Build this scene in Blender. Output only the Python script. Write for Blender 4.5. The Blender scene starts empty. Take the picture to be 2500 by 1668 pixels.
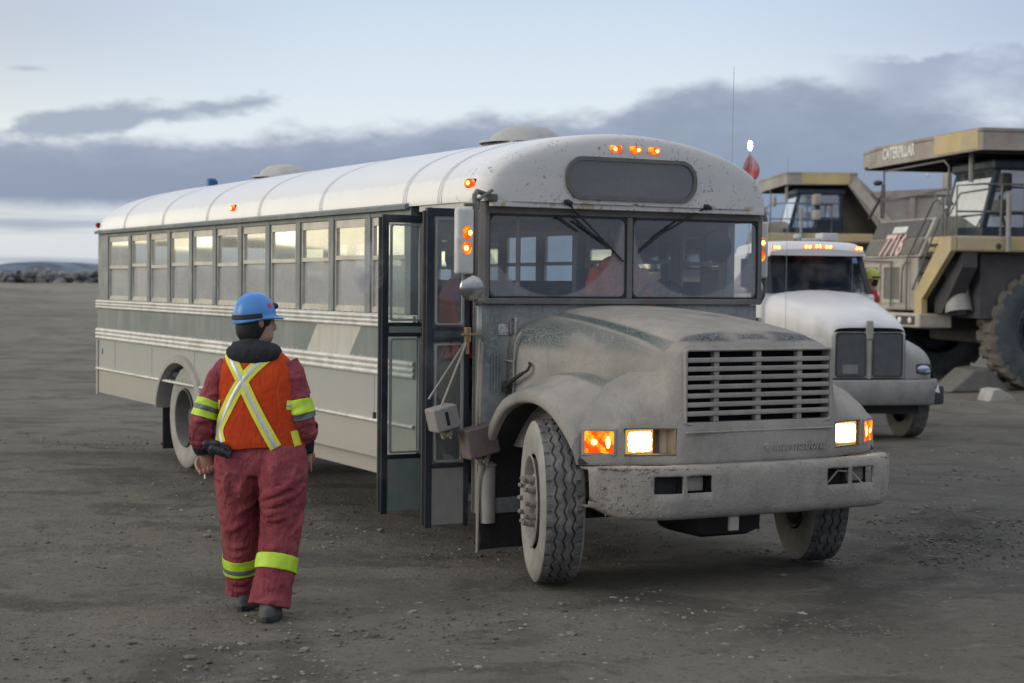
import bpy, bmesh, math, random
import numpy as np
from mathutils import Matrix, Vector, noise
C = bpy.context.scene.collection
PI = math.pi
# ---------------------------------------------------------------- camera
cam_d = bpy.data.cameras.new('camera'); cam = bpy.data.objects.new('camera', cam_d); C.objects.link(cam)
bpy.context.scene.camera = cam
PITCH, ROLL, CAMH = 0.0348, 0.0097, 1.897
cp, sp = math.cos(PITCH), math.sin(PITCH)
fw = Vector((0, cp, -sp)); up0 = Vector((0, sp, cp)); rt0 = Vector((1, 0, 0))
rt = rt0*math.cos(ROLL) + up0*math.sin(ROLL); up = -rt0*math.sin(ROLL) + up0*math.cos(ROLL)
m3 = Matrix((rt, up, -fw)).transposed()
cam.matrix_world = Matrix.Translation((0, 0, CAMH)) @ m3.to_4x4()
cam_d.sensor_width = 36; cam_d.lens = 58.9
cam_d.clip_start = 0.1; cam_d.clip_end = 9000
cam_d.dof.use_dof = True; cam_d.dof.focus_distance = 10.2; cam_d.dof.aperture_fstop = 3.2
# ---------------------------------------------------------------- exposure
sc = bpy.context.scene
sc.view_settings.view_transform = 'Standard'; sc.view_settings.look = 'None'
sc.view_settings.exposure = 0.0; sc.view_settings.gamma = 1.0
sc.cycles.max_bounces = 6; sc.cycles.transparent_max_bounces = 10
sc.cycles.sample_clamp_indirect = 4.0
sc.cycles.use_denoising = True
# ---------------------------------------------------------------- sky
SUN_EL, SUN_AZ = math.radians(9), math.radians(-112)   # azimuth clockwise from +Y (the view direction)
w = bpy.data.worlds.new('World'); sc.world = w; w.use_nodes = True
nt = w.node_tree; nt.nodes.clear()

class G:
    """tiny helper to write shader maths"""
    def __init__(s, nt): s.nt = nt
    def n(s, t, **k):
        nd = s.nt.nodes.new(t)
        for a, b in k.items(): setattr(nd, a, b)
        return nd
    def put(s, sock, v):
        if isinstance(v, bpy.types.NodeSocket): s.nt.links.new(v, sock)
        elif v is not None:
            if isinstance(v, (tuple, list)) and len(v) == 3 and sock.type == 'RGBA': v = (*v, 1)
            sock.default_value = v
    def m(s, op, a, b=None, c=None, clamp=False):
        nd = s.n('ShaderNodeMath', operation=op, use_clamp=clamp)
        for i, v in enumerate((a, b, c)):
            if v is not None: s.put(nd.inputs[i], v)
        return nd.outputs[0]
    def vm(s, op, a, b=None):
        nd = s.n('ShaderNodeVectorMath', operation=op); s.put(nd.inputs[0], a)
        if b is not None: s.put(nd.inputs[1], b)
        return nd.outputs[1] if op in ('LENGTH', 'DOT_PRODUCT', 'DISTANCE') else nd.outputs[0]
    def ss(s, x, lo, hi):
        nd = s.n('ShaderNodeMapRange', interpolation_type='SMOOTHSTEP'); s.put(nd.inputs[0], x)
        s.put(nd.inputs[1], lo); s.put(nd.inputs[2], hi); return nd.outputs[0]
    def noise(s, vec, scale, detail=4, rough=.5, dist=0):
        nd = s.n('ShaderNodeTexNoise'); s.put(nd.inputs['Vector'], vec); s.put(nd.inputs['Scale'], scale)
        nd.inputs['Detail'].default_value = detail; nd.inputs['Roughness'].default_value = rough
        nd.inputs['Distortion'].default_value = dist; return nd.outputs[0]
    def mix(s, f, a, b):
        nd = s.n('ShaderNodeMix', data_type='RGBA'); s.put(nd.inputs[0], f); s.put(nd.inputs[6], a); s.put(nd.inputs[7], b)
        return nd.outputs[2]
    def ramp(s, f, stops):
        nd = s.n('ShaderNodeValToRGB'); s.put(nd.inputs[0], f); e = nd.color_ramp.elements
        while len(e) < len(stops): e.new(.5)
        for i, (p, c) in enumerate(stops): e[i].position = p; e[i].color = (*c, 1) if len(c) == 3 else c
        return nd.outputs[0]
    def curve(s, f, pts):
        nd = s.n('ShaderNodeFloatCurve'); s.put(nd.inputs[1], f); c = nd.mapping.curves[0]
        nd.mapping.use_clip = False
        while len(c.points) < len(pts): c.points.new(.5, .5)
        for i, (x, y) in enumerate(pts): c.points[i].location = (x, y)
        nd.mapping.update(); return nd.outputs[0]

def srgb(r, g, b):
    f = lambda v: (v/255/12.92) if v/255 <= .04045 else ((v/255+.055)/1.055)**2.4
    return (f(r), f(g), f(b))

def build_sky():
    g = G(nt)
    tc = g.n('ShaderNodeTexCoord').outputs['Generated']
    sep = g.n('ShaderNodeSeparateXYZ'); g.put(sep.inputs[0], tc)
    X, Y, Z = sep.outputs
    az = g.m('MULTIPLY', g.m('ARCTAN2', X, Y), 180/PI)          # degrees, 0 = view direction
    el = g.m('MULTIPLY', g.m('ARCSINE', Z), 180/PI)
    pos = g.n('ShaderNodeCombineXYZ'); g.put(pos.inputs[0], g.m('MULTIPLY', az, .1)); g.put(pos.inputs[1], g.m('MULTIPLY', el, .24)); g.put(pos.inputs[2], g.m('MULTIPLY', X, .6))
    P = pos.outputs[0]
    str_ = g.n('ShaderNodeCombineXYZ'); g.put(str_.inputs[0], g.m('MULTIPLY', az, .045)); g.put(str_.inputs[1], g.m('MULTIPLY', el, .9))
    sky = g.n('ShaderNodeTexSky', sky_type='NISHITA', sun_disc=False, sun_elevation=SUN_EL, sun_rotation=SUN_AZ)
    nish = g.vm('SCALE', sky.outputs[0]); nish.node.inputs['Scale'].default_value = .12
    # clear evening sky: pale near the clouds, bluer above, brightened overhead out of view as fill light
    clear = g.ramp(g.m('DIVIDE', el, 90), [(0, srgb(214, 220, 230)), (.055, srgb(232, 241, 248)), (.078, srgb(222, 235, 246)), (.11, srgb(204, 222, 242)), (.16, srgb(214, 227, 243)), (.26, srgb(240, 244, 252)), (1, srgb(240, 244, 250))])
    side = g.ss(g.m('ABSOLUTE', g.m('SUBTRACT', az, 0)), 4, 22)
    side2 = g.m('MULTIPLY', side, g.ss(el, 4, 9))
    side2 = g.m('MULTIPLY', side2, g.m('SUBTRACT', 1, g.ss(el, 11, 22)))
    clear = g.mix(g.m('MULTIPLY', side2, .72), clear, srgb(168, 180, 210))
    clear = g.mix(.06, clear, nish)
    # glow of the set sun low on the left
    daz = g.m('DIVIDE', g.m('ADD', az, 62), 62)
    glow = g.m('MULTIPLY', g.m('SUBTRACT', 1, g.ss(g.m('ABSOLUTE', daz), .15, .9)), g.m('SUBTRACT', 1, g.ss(el, 2, 40)))
    clear = g.mix(glow, clear, srgb(255, 243, 204))
    # cloud bank: upper edge follows the photograph, broken by noise
    n1 = g.noise(P, 1.6, 6, .55)
    n2 = g.noise(P, 5.0, 5, .6)
    n3 = g.noise(str_.outputs[0], 1.5, 4, .5)
    edge = g.curve(g.m('DIVIDE', g.m('ADD', az, 60), 120), [(0, .30), (.30, .40), (.358, .475), (.40, .483), (.417, .475), (.435, .52), (.46, .53), (.484, .572), (.509, .582), (.528, .605), (.536, .655), (.5525, .68), (.577, .695), (.595, .685), (.6125, .64), (.624, .59), (.642, .565), (.72, .60), (1, .5)])
    edge = g.m('MULTIPLY', edge, 10)
    wob = g.m('ADD', g.m('MULTIPLY', g.m('SUBTRACT', n1, .5), .9), g.m('MULTIPLY', g.m('SUBTRACT', n2, .5), 1.5))
    d = g.m('SUBTRACT', g.m('ADD', edge, wob), el)
    bank = g.ss(d, -.22, .6)
    # lower limit of the bank on the left: bright streaks towards the horizon
    low = g.ss(el, g.m('ADD', 2.05, g.m('MULTIPLY', g.m('SUBTRACT', n2, .5), .5)), g.m('ADD', 2.75, g.m('MULTIPLY', g.m('SUBTRACT', n2, .5), .5)))
    leftm = g.m('SUBTRACT', 1, g.ss(az, -9, 2))
    low = g.m('ADD', low, g.m('SUBTRACT', 1, leftm), clamp=True)
    strk = g.m('MULTIPLY', g.ss(n3, .47, .68), .75)
    dens = g.m('MULTIPLY', bank, g.m('MAXIMUM', low, strk))
    ccol = g.mix(g.ss(el, 2.0, 6.2), srgb(134, 152, 178), srgb(154, 168, 188))
    ccol = g.mix(g.m('MULTIPLY', g.ss(n2, .38, .66), .45), ccol, srgb(142, 154, 174))
    ccol = g.mix(g.m('MULTIPLY', leftm, .3), ccol, srgb(156, 164, 184))
    rim = g.m('SUBTRACT', 1, g.ss(d, .0, 1.3))
    ccol = g.mix(g.m('MULTIPLY', rim, .6), ccol, srgb(176, 184, 204))
    # detached streak above the bank on the left
    mid = g.m('ADD', 5.1, g.m('MULTIPLY', g.m('ADD', az, 14.5), .155))
    dd = g.m('SUBTRACT', g.m('SUBTRACT', g.m('ADD', .46, g.m('MULTIPLY', g.m('SUBTRACT', 1, g.ss(az, -15.5, -11.5)), .30)), g.m('ABSOLUTE', g.m('SUBTRACT', el, mid))), g.m('MULTIPLY', g.m('POWER', g.m('ABSOLUTE', g.m('MULTIPLY', g.m('ADD', az, 12.0), .235)), 4), .4))
    dd = g.m('ADD', dd, g.m('MULTIPLY', wob, .85))
    puff = g.ss(dd, -.08, .38)
    mid3 = g.m('ADD', 6.72, 0.0)
    # small wisps
    dw = g.vm('LENGTH', g.vm('DIVIDE', g.vm('SUBTRACT', tc, (-.276, .954, .119)), (.012, .02, .0022)))
    wisp = g.m('MULTIPLY', g.m('SUBTRACT', 1, g.ss(g.m('ADD', dw, g.m('MULTIPLY', n2, .8)), .4, 1.6)), .5)
    dens2 = g.m('MAXIMUM', g.m('MULTIPLY', puff, .85), wisp)
    # a darker feathery patch upper right
    wr = g.m('MULTIPLY', g.ss(az, 10.2, 13), g.m('SUBTRACT', 1, g.ss(g.m('ADD', el, g.m('MULTIPLY', g.m('SUBTRACT', n2, .5), 2.6)), 7.3, 7.9)))
    col = g.mix(g.m('MULTIPLY', g.m('MULTIPLY', wr, g.ss(n1, .25, .5)), .8), clear, srgb(160, 170, 194))
    col = g.mix(dens2, col, srgb(156, 168, 188))
    # warm underlight on clouds towards the sunset
    warm = g.m('MULTIPLY', g.m('SUBTRACT', 1, g.ss(g.m('ABSOLUTE', daz), .2, .85)), .55)
    ccol = g.mix(warm, ccol, srgb(205, 196, 182))
    hol = g.m('SUBTRACT', 1, g.m('MULTIPLY', g.m('SUBTRACT', 1, g.ss(g.m('ABSOLUTE', daz), .2, .7)), g.ss(n1, .42, .55)))
    col = g.mix(g.m('MULTIPLY', dens, hol), col, ccol)
    # scattered high cloud overhead, below the horizon: dark earth
    below = g.ss(el, -1.5, -.1)
    col = g.mix(below, srgb(95, 95, 96), col)
    bg = g.n('ShaderNodeBackground'); g.put(bg.inputs[0], col); lf = g.m('MULTIPLY', g.m('SUBTRACT', 1, g.ss(g.m('ABSOLUTE', g.m('ADD', az, 66)), 14, 44)), g.m('SUBTRACT', 1, g.ss(el, 6, 26)))
    g.put(bg.inputs[1], g.m('ADD', 1.0, g.m('MULTIPLY', lf, 1.5)))
    out = g.n('ShaderNodeOutputWorld'); nt.links.new(bg.outputs[0], out.inputs[0])
build_sky()
w.cycles.sampling_method = 'MANUAL'; w.cycles.sample_map_resolution = 1024
# ---------------------------------------------------------------- sun (already behind thin cloud)
sl = bpy.data.lights.new('sun', 'SUN'); sl.energy = 1.2; sl.angle = math.radians(30); sl.color = (1, .92, .80)
sun = bpy.data.objects.new('sun', sl); C.objects.link(sun)
sd = Vector((math.sin(SUN_AZ)*math.cos(SUN_EL+.15), math.cos(SUN_AZ)*math.cos(SUN_EL+.15), math.sin(SUN_EL+.15)))
sun.rotation_euler = sd.to_track_quat('Z', 'Y').to_euler()

# ================================================================ helpers
def tag(o, label=None, cat=None, group=None, kind=None):
    if label: o['label'] = label
    if cat: o['category'] = cat
    if group: o['group'] = group
    if kind: o['kind'] = kind
    return o
def empty(name, loc, rotz=0, label=None, cat=None, group=None):
    o = bpy.data.objects.new(name, None); C.objects.link(o); o.location = loc; o.rotation_euler = (0, 0, rotz)
    o.empty_display_size = .2
    return tag(o, label, cat, group)

def cr(A, n, axis=0, closed=False):
    """Catmull-Rom refinement of a numpy array of points along an axis (n sub-steps)"""
    A = np.moveaxis(np.asarray(A, float), axis, 0); N = len(A); out = []
    rng = range(N if closed else N-1)
    for i in rng:
        if closed: p0, p1, p2, p3 = A[(i-1) % N], A[i], A[(i+1) % N], A[(i+2) % N]
        else: p0, p1, p2, p3 = A[max(i-1, 0)], A[i], A[i+1], A[min(i+2, N-1)]
        for k in range(n):
            t = k/n
            out.append(.5*((2*p1)+(-p0+p2)*t+(2*p0-5*p1+4*p2-p3)*t*t+(-p0+3*p1-3*p2+p3)*t**3))
    if not closed: out.append(A[-1])
    return np.moveaxis(np.array(out), 0, axis)

class MB:
    def __init__(s): s.v = []; s.f = []; s.mi = []; s.cur = 0
    def add(s, vs, fs, M=None):
        b = len(s.v)
        for p in vs: s.v.append(tuple(M @ Vector(p)) if M is not None else tuple(p))
        for f in fs: s.f.append([b+i for i in f]); s.mi.append(s.cur)
        return s
    def box(s, x0, x1, y0, y1, z0, z1, M=None):
        vs = [(x, y, z) for x in (x0, x1) for y in (y0, y1) for z in (z0, z1)]
        return s.add(vs, [(0, 1, 3, 2), (4, 6, 7, 5), (0, 4, 5, 1), (2, 3, 7, 6), (0, 2, 6, 4), (1, 5, 7, 3)], M)
    def rbox(s, x0, x1, y0, y1, z0, z1, r=.02, M=None, seg=2):
        bm = bmesh.new(); bmesh.ops.create_cube(bm, size=1)
        for v in bm.verts: v.co = Vector(((x0+x1)/2+v.co.x*(x1-x0), (y0+y1)/2+v.co.y*(y1-y0), (z0+z1)/2+v.co.z*(z1-z0)))
        bmesh.ops.bevel(bm, geom=bm.edges[:], offset=r, segments=seg, affect='EDGES', profile=.5)
        bm.verts.index_update()
        s.add([v.co.copy() for v in bm.verts], [[v.index for v in f.verts] for f in bm.faces], M); bm.free(); return s
    def loft(s, rows, cu=False, cv=False, cap0=False, cap1=False, M=None):
        """rows: (R, C, 3). cu: close across rows, cv: close within a row"""
        A = np.asarray(rows, float); R, K = A.shape[:2]
        vs = A.reshape(-1, 3).tolist(); fs = []
        for i in range(R if cu else R-1):
            for j in range(K if cv else K-1):
                a = i*K+j; b = i*K+(j+1) % K; c = ((i+1) % R)*K+(j+1) % K; d = ((i+1) % R)*K+j
                fs.append((a, b, c, d))
        if cap0: fs.append(tuple(range(K))[::-1])
        if cap1: fs.append(tuple((R-1)*K+j for j in range(K)))
        return s.add(vs, fs, M)
    def tube(s, pts, r, n=8, closed=False, cap=True, M=None):
        P = [Vector(p) for p in pts]; rr = r if isinstance(r, (list, tuple)) else [r]*len(P)
        rows = []; prev = None
        for i, p in enumerate(P):
            a = P[i-1] if (i > 0 or closed) else p; b = P[(i+1) % len(P)] if (i < len(P)-1 or closed) else p
            t = (b-a).normalized() if (b-a).length > 1e-9 else Vector((0, 0, 1))
            u = prev if prev is not None else (Vector((0, 0, 1)) if abs(t.z) < .9 else Vector((1, 0, 0)))
            u = (u - t*u.dot(t)).normalized(); prev = u; v = t.cross(u)
            rows.append([tuple(p+(u*math.cos(k*2*PI/n)+v*math.sin(k*2*PI/n))*rr[i]) for k in range(n)])
        return s.loft(rows, cu=closed, cv=True, cap0=cap and not closed, cap1=cap and not closed, M=M)
    def prism(s, poly, axis, a, b, M=None):
        """extrude a 2-D polygon along an axis. axis y: poly=(x,z); x: (y,z); z: (x,y)"""
        f = {'y': lambda p, t: (p[0], t, p[1]), 'x': lambda p, t: (t, p[0], p[1]), 'z': lambda p, t: (p[0], p[1], t)}[axis]
        n = len(poly); vs = [f(p, a) for p in poly]+[f(p, b) for p in poly]
        fs = [tuple(range(n))[::-1], tuple(range(n, 2*n))]+[(i, (i+1) % n, n+(i+1) % n, n+i) for i in range(n)]
        return s.add(vs, fs, M)
    def revolve(s, prof, n=32, axis='y', M=None, closed=False, a0=0, a1=2*PI):
        """profile of (axial, radius) round the axis"""
        full = abs(a1-a0-2*PI) < 1e-6; rows = []
        for i in range(n if full else n+1):
            t = a0+(a1-a0)*i/n; c, q = math.cos(t), math.sin(t)
            if axis == 'y': rows.append([(r*c, a, r*q) for a, r in prof])
            elif axis == 'z': rows.append([(r*c, r*q, a) for a, r in prof])
            else: rows.append([(a, r*c, r*q) for a, r in prof])
        return s.loft(rows, cu=full, cv=closed, M=M)
    def ball(s, c, r, n=12, M=None, m=None):
        r = (r, r, r) if not isinstance(r, (tuple, list)) else r; m = m or n//2
        rows = [[(c[0]+r[0]*math.sin(PI*i/m)*math.cos(2*PI*j/n), c[1]+r[1]*math.sin(PI*i/m)*math.sin(2*PI*j/n), c[2]+r[2]*math.cos(PI*i/m)) for j in range(n)] for i in range(m+1)]
        return s.loft(rows, cv=True, M=M)
    def build(s, name, mat, parent=None, smooth=False, bevel=0, weld=True, ang=35, M=None):
        me = bpy.data.meshes.new(name); me.from_pydata([tuple(v) for v in s.v], [], s.f)
        mats = mat if isinstance(mat, (list, tuple)) else [mat]
        for mm in mats: me.materials.append(mm)
        if len(mats) > 1: me.polygons.foreach_set('material_index', s.mi)
        bm = bmesh.new(); bm.from_mesh(me)
        if weld: bmesh.ops.remove_doubles(bm, verts=bm.verts, dist=1e-5)
        bmesh.ops.dissolve_degenerate(bm, dist=1e-6, edges=bm.edges)
        bmesh.ops.recalc_face_normals(bm, faces=bm.faces)
        if smooth:
            for f in bm.faces: f.smooth = True
            for e in bm.edges:
                if len(e.link_faces) == 2 and e.calc_face_angle(0) > math.radians(ang): e.smooth = False
        bm.to_mesh(me); bm.free(); me.update()
        o = bpy.data.objects.new(name, me); C.objects.link(o)
        if parent: o.parent = parent
        if M is not None: o.matrix_local = M
        if bevel:
            b = o.modifiers.new('bevel', 'BEVEL'); b.width = bevel; b.segments = 2; b.limit_method = 'ANGLE'; b.angle_limit = math.radians(40)
            b.harden_normals = False
        return o
def mirror_y(rows):
    A = np.asarray(rows, float).copy(); A[..., 1] *= -1; return A
def txt(name, body, size, mat, parent, loc, rot, ext=.004, sx=1, shear=0, bold=0, align='CENTER', label=None):
    cu = bpy.data.curves.new(name, 'FONT'); cu.body = body; cu.size = size; cu.extrude = ext; cu.align_x = align; cu.align_y = 'CENTER'
    cu.shear = shear; cu.offset = bold; cu.resolution_u = 3
    t = bpy.data.objects.new(name+'_src', cu); C.objects.link(t); bpy.context.view_layer.update()
    me = bpy.data.meshes.new_from_object(t.evaluated_get(bpy.context.evaluated_depsgraph_get())); bpy.data.objects.remove(t)
    me.materials.clear(); me.materials.append(mat); me.name = name
    o = bpy.data.objects.new(name, me); C.objects.link(o); o.parent = parent; o.location = loc; o.rotation_euler = rot; o.scale = (sx, 1, 1)
    if label: o['label'] = label
    return o

# ================================================================ materials
def newmat(name):
    m = bpy.data.materials.new(name); m.use_nodes = True; nt = m.node_tree; nt.nodes.clear()
    g = G(nt); out = g.n('ShaderNodeOutputMaterial'); return m, g, out
def principled(g, out, col, rough=.6, metal=0, bump=None, bstr=.3, bdist=.01, spec=.5, **k):
    p = g.n('ShaderNodeBsdfPrincipled'); g.put(p.inputs['Base Color'], col); g.put(p.inputs['Roughness'], rough); g.put(p.inputs['Metallic'], metal)
    g.put(p.inputs['Specular IOR Level'], spec)
    for a, b in k.items(): g.put(p.inputs[a], b)
    if bump is not None:
        b = g.n('ShaderNodeBump'); g.put(b.inputs['Height'], bump); b.inputs['Strength'].default_value = bstr; b.inputs['Distance'].default_value = bdist
        g.nt.links.new(b.outputs[0], p.inputs['Normal'])
    g.nt.links.new(p.outputs[0], out.inputs[0]); return p
def simple(name, col, rough=.6, metal=0, var=.12, scale=6, bump=0, bscale=80, spec=.4, dirt=None, damt=.4, dscale=3, bdist=.004, **k):
    m, g, out = newmat(name); oc = g.n('ShaderNodeTexCoord').outputs['Object']
    n1 = g.noise(oc, scale, 5, .6); dk = tuple(c*(1-var) for c in col); lt = tuple(min(1, c*(1+var)) for c in col)
    cc = g.mix(g.ss(n1, .3, .7), dk, lt)
    if dirt:
        nd = g.noise(oc, dscale, 7, .65, .4); cc = g.mix(g.m('MULTIPLY', g.ss(nd, .62-damt*.5, .72), min(1, .3+damt)), cc, dirt)
    nb = g.noise(oc, bscale, 4, .6) if bump else None
    principled(g, out, cc, rough, metal, nb, bump, bdist, spec, **k); return m
def glow(name, col, strength, edge=None):
    m, g, out = newmat(name); e = g.n('ShaderNodeEmission'); g.put(e.inputs[0], col); g.put(e.inputs[1], strength)
    g.nt.links.new(e.outputs[0], out.inputs[0]); return m
DUST = (.305, .287, .26); MUD = (.20, .192, .18)
M = {}
def obj_sep(g):
    oc = g.n('ShaderNodeTexCoord').outputs['Object']; s = g.n('ShaderNodeSeparateXYZ'); g.put(s.inputs[0], oc); return oc, s.outputs
def boxmask(g, oc, c, h, soft=.2, nz=None):
    d = g.vm('DIVIDE', g.vm('SUBTRACT', oc, c), h); d = g.vm('ABSOLUTE', d); s = g.n('ShaderNodeSeparateXYZ'); g.put(s.inputs[0], d)
    mx = g.m('MAXIMUM', s.outputs[0], g.m('MAXIMUM', s.outputs[1], s.outputs[2]))
    if nz is not None: mx = g.m('ADD', mx, g.m('MULTIPLY', g.m('SUBTRACT', nz, .5), 1.2))
    return g.m('SUBTRACT', 1, g.ss(mx, 1-soft, 1+soft))
def m_mud(name, base=DUST, grain=.5, gscale=90, paint=(.025, .058, .064), pamt=.0, masks=(), lo=.52, rough=.95, var=.16, fs=22):
    """dried road mud over dark paint; the paint shows where the crust is rubbed away"""
    m, g, out = newmat(name); oc, (x, y, z) = obj_sep(g)
    n1 = g.noise(oc, 2.5, 6, .6); n2 = g.noise(oc, gscale, 5, .65); n3 = g.noise(oc, fs, 6, .7); n5 = g.noise(oc, 7, 6, .65, .3)
    dk = tuple(c*(1-var) for c in base); lt = tuple(c*(1+var) for c in base)
    cc = g.mix(g.ss(n1, .3, .7), dk, lt); cc = g.mix(g.m('MULTIPLY', g.ss(n2, .5, .72), .45), cc, tuple(c*.66 for c in base)); cc = g.mix(g.m('MULTIPLY', g.ss(n5, .52, .7), .4), cc, tuple(min(1, c*1.28) for c in base))
    sv_ = g.n('ShaderNodeCombineXYZ'); g.put(sv_.inputs[0], x); g.put(sv_.inputs[1], y); g.put(sv_.inputs[2], g.m('MULTIPLY', z, .22)); n7 = g.noise(sv_.outputs[0], 17, 5, .65, .3); n8 = g.noise(oc, 140, 2, .5)
    cc = g.mix(g.m('MULTIPLY', g.ss(n7, .56, .7), .38), cc, tuple(c*.62 for c in base)); cc = g.mix(g.m('MULTIPLY', g.ss(n8, .68, .74), .6), cc, tuple(c*.45 for c in base))
    if pamt or masks:
        pm = g.m('MULTIPLY', g.ss(n3, lo, lo+.12), pamt) if pamt else 0.0
        for (c, h, amt) in masks:
            bmk = boxmask(g, oc, c, h, .45, n3)
            bmk = g.m('MULTIPLY', bmk, g.m('ADD', .35, g.m('MULTIPLY', g.ss(n3, .4, .55), .65)))
            pm = g.m('MAXIMUM', pm, g.m('MULTIPLY', bmk, amt))
        cc = g.mix(pm, cc, paint)
        rough = g.m('SUBTRACT', rough, g.m('MULTIPLY', pm, .45))
    h = g.m('ADD', g.m('MULTIPLY', n2, .7), g.m('MULTIPLY', n3, .6))
    principled(g, out, cc, rough, 0, h, grain, .012, .25); return m
M['mud'] = m_mud('dried_mud')
M['mud_crust'] = m_mud('mud_crust', base=(.295, .277, .25), grain=1.0, gscale=55)
M['mud_recess_dark'] = m_mud('dark_mud_and_recess', base=(.040, .039, .040), grain=1.0, gscale=30, var=.25)  # dark mud, also the painted shade inside holes and recesses
M['hood'] = m_mud('hood_mud_over_green', grain=.6, pamt=.12, fs=75, masks=[((-.52, -.84, 1.56), (.30, .16, .09), .85), ((-.78, -.93, 1.30), (.09, .3, .25), .8),
        ((-.12, -.565, 1.62), (.66, .030, .12), 1.0), ((-.1, -.68, 1.57), (.5, .06, .1), .6), ((.655, -.36, 1.575), (.05, .155, .05), .95), ((.655, .33, 1.575), (.05, .17, .05), .95), ((.0, .15, 1.70), (.05, .10, .08), .5)], lo=.58)
M['fender'] = m_mud('fender_mud_over_green', grain=.6, pamt=.12, fs=75, masks=[((-.1, -.84, 1.29), (.45, .05, .035), .7), ((-.45, -1.05, 1.15), (.25, .15, .1), .45)], lo=.56)
M['nose'] = m_mud('nose_mud_over_green', grain=.6, pamt=.05, fs=60, paint=(.035, .045, .06), masks=[((.685, -.37, 1.578), (.08, .165, .028), 1.0), ((.685, -.02, 1.584), (.08, .11, .022), .9), ((.685, .32, 1.578), (.08, .17, .028), 1.0)])
M['cowl'] = m_mud('cowl_mud_over_green', base=(.25, .265, .265), grain=.4, pamt=.40, fs=30, paint=(.05, .09, .095), lo=.5, masks=[((-.8, -1.1, 1.5), (.2, .12, .25), .6)], rough=.8)
def m_side():
    m, g, out = newmat('dusty_bus_side'); oc, (x, y, z) = obj_sep(g)
    sv = g.n('ShaderNodeCombineXYZ'); g.put(sv.inputs[0], g.m('MULTIPLY', x, 3)); g.put(sv.inputs[1], y); g.put(sv.inputs[2], g.m('MULTIPLY', z, .6))
    n1 = g.noise(sv.outputs[0], 3, 6, .6); n2 = g.noise(oc, 1.2, 5, .6); nf = g.noise(oc, 120, 3, .6)
    base = g.ramp(g.m('DIVIDE', g.m('ADD', z, g.m('MULTIPLY', g.m('SUBTRACT', n2, .5), .12)), 3), [(.0, (.30, .28, .245)), (.27, (.34, .325, .29)), (.30, (.33, .33, .31)), (.395, (.31, .325, .315)), (.42, (.135, .165, .165)), (.52, (.155, .185, .185)), (.535, (.50, .50, .48)), (1, (.50, .50, .48))])
    base = g.mix(g.m('MULTIPLY', g.ss(n1, .35, .75), .35), base, (.36, .335, .29))
    # round rubbed patches in the coloured band
    px = g.m('PINGPONG', g.m('ADD', x, 9.3), .365)
    pt = g.m('MULTIPLY', g.m('SUBTRACT', 1, g.ss(px, .10, .22)), g.m('SUBTRACT', 1, g.ss(g.m('ABSOLUTE', g.m('SUBTRACT', z, 1.42)), .05, .17)))
    pt = g.m('MULTIPLY', pt, g.m('MULTIPLY', g.ss(x, -9.7, -9.3), g.m('SUBTRACT', 1, g.ss(x, -7.4, -6.7))))
    base = g.mix(g.m('MULTIPLY', pt, .4), base, (.10, .12, .12))
    # white slanted flash in the band
    xs = g.m('ADD', x, g.m('MULTIPLY', g.m('SUBTRACT', z, 1.42), -1.0))
    fl = g.m('MULTIPLY', g.m('LESS_THAN', g.m('ABSOLUTE', g.m('ADD', xs, 3.31)), .45), g.m('MULTIPLY', g.m('GREATER_THAN', z, 1.2), g.m('LESS_THAN', z, 1.62)))
    base = g.mix(g.m('MULTIPLY', fl, .92), base, g.mix(g.ss(n1, .3, .8), (.52, .51, .46), (.40, .38, .33)))
    principled(g, out, base, g.m('ADD', .38, g.m('MULTIPLY', n2, .35)), 0, g.m('ADD', n2, g.m('MULTIPLY', nf, .04)), .35, .03, .45); return m
M['side'] = m_side()
def m_roof():
    m, g, out = newmat('white_bus_roof'); oc, (x, y, z) = obj_sep(g)
    n1 = g.noise(oc, 1.5, 5, .6); n2 = g.noise(oc, 14, 6, .65); n3 = g.noise(oc, 30, 3, .6)
    jag = g.m('ADD', z, g.m('MULTIPLY', g.m('SUBTRACT', g.noise(oc, 5, 5, .7), .5), .10))
    c = g.mix(g.ss(jag, 2.60, 2.625), (.76, .76, .76), (.64, .65, .68)); c = g.mix(g.m('MULTIPLY', g.ss(n1, .4, .7), .4), c, (.66, .66, .67))
    # mud flecks, denser on the front cap
    fm = g.ss(x, -1.6, -.75); nx = g.noise(oc, 38, 3, .75)
    fleck = g.m('MULTIPLY', g.ss(nx, .595, .635), g.m('MULTIPLY', fm, .9))
    front = g.ss(x, -.95, -.72); c = g.mix(g.m('MULTIPLY', front, .75), c, (.46, .45, .43)); c = g.mix(g.m('MULTIPLY', fleck, g.ss(g.noise(oc, 5, 2, .5), .38, .6)), c, (.12, .11, .10))
    rust = g.m('MULTIPLY', g.m('SUBTRACT', 1, g.ss(z, 2.45, 2.475)), g.m('MULTIPLY', front, g.ss(g.noise(oc, 9, 3, .5), .55, .62)))
    c = g.mix(g.m('MULTIPLY', rust, .7), c, (.36, .24, .12))
    principled(g, out, c, g.m('ADD', .3, g.m('MULTIPLY', front, .4)), 0, n3, .05, .003, .5); return m
M['roof'] = m_roof()
M['pillar'] = simple('grey_green_pillar', (.165, .19, .19), .5, dirt=(.33, .31, .28), damt=.3)
M['alu'] = simple('dusty_aluminium', (.50, .48, .44), .45, .35, dirt=(.33, .31, .27), damt=.4)
M['rail'] = simple('white_rub_rail', (.62, .61, .58), .35, 0, dirt=(.40, .375, .33), damt=.45, dscale=4, scale=9)
M['black'] = simple('black_rubber', (.018, .020, .024), .55, dirt=(.07, .07, .07), damt=.2)
M['blackp'] = simple('black_paint', (.020, .026, .036), .4, dirt=(.09, .09, .09), damt=.25)
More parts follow.
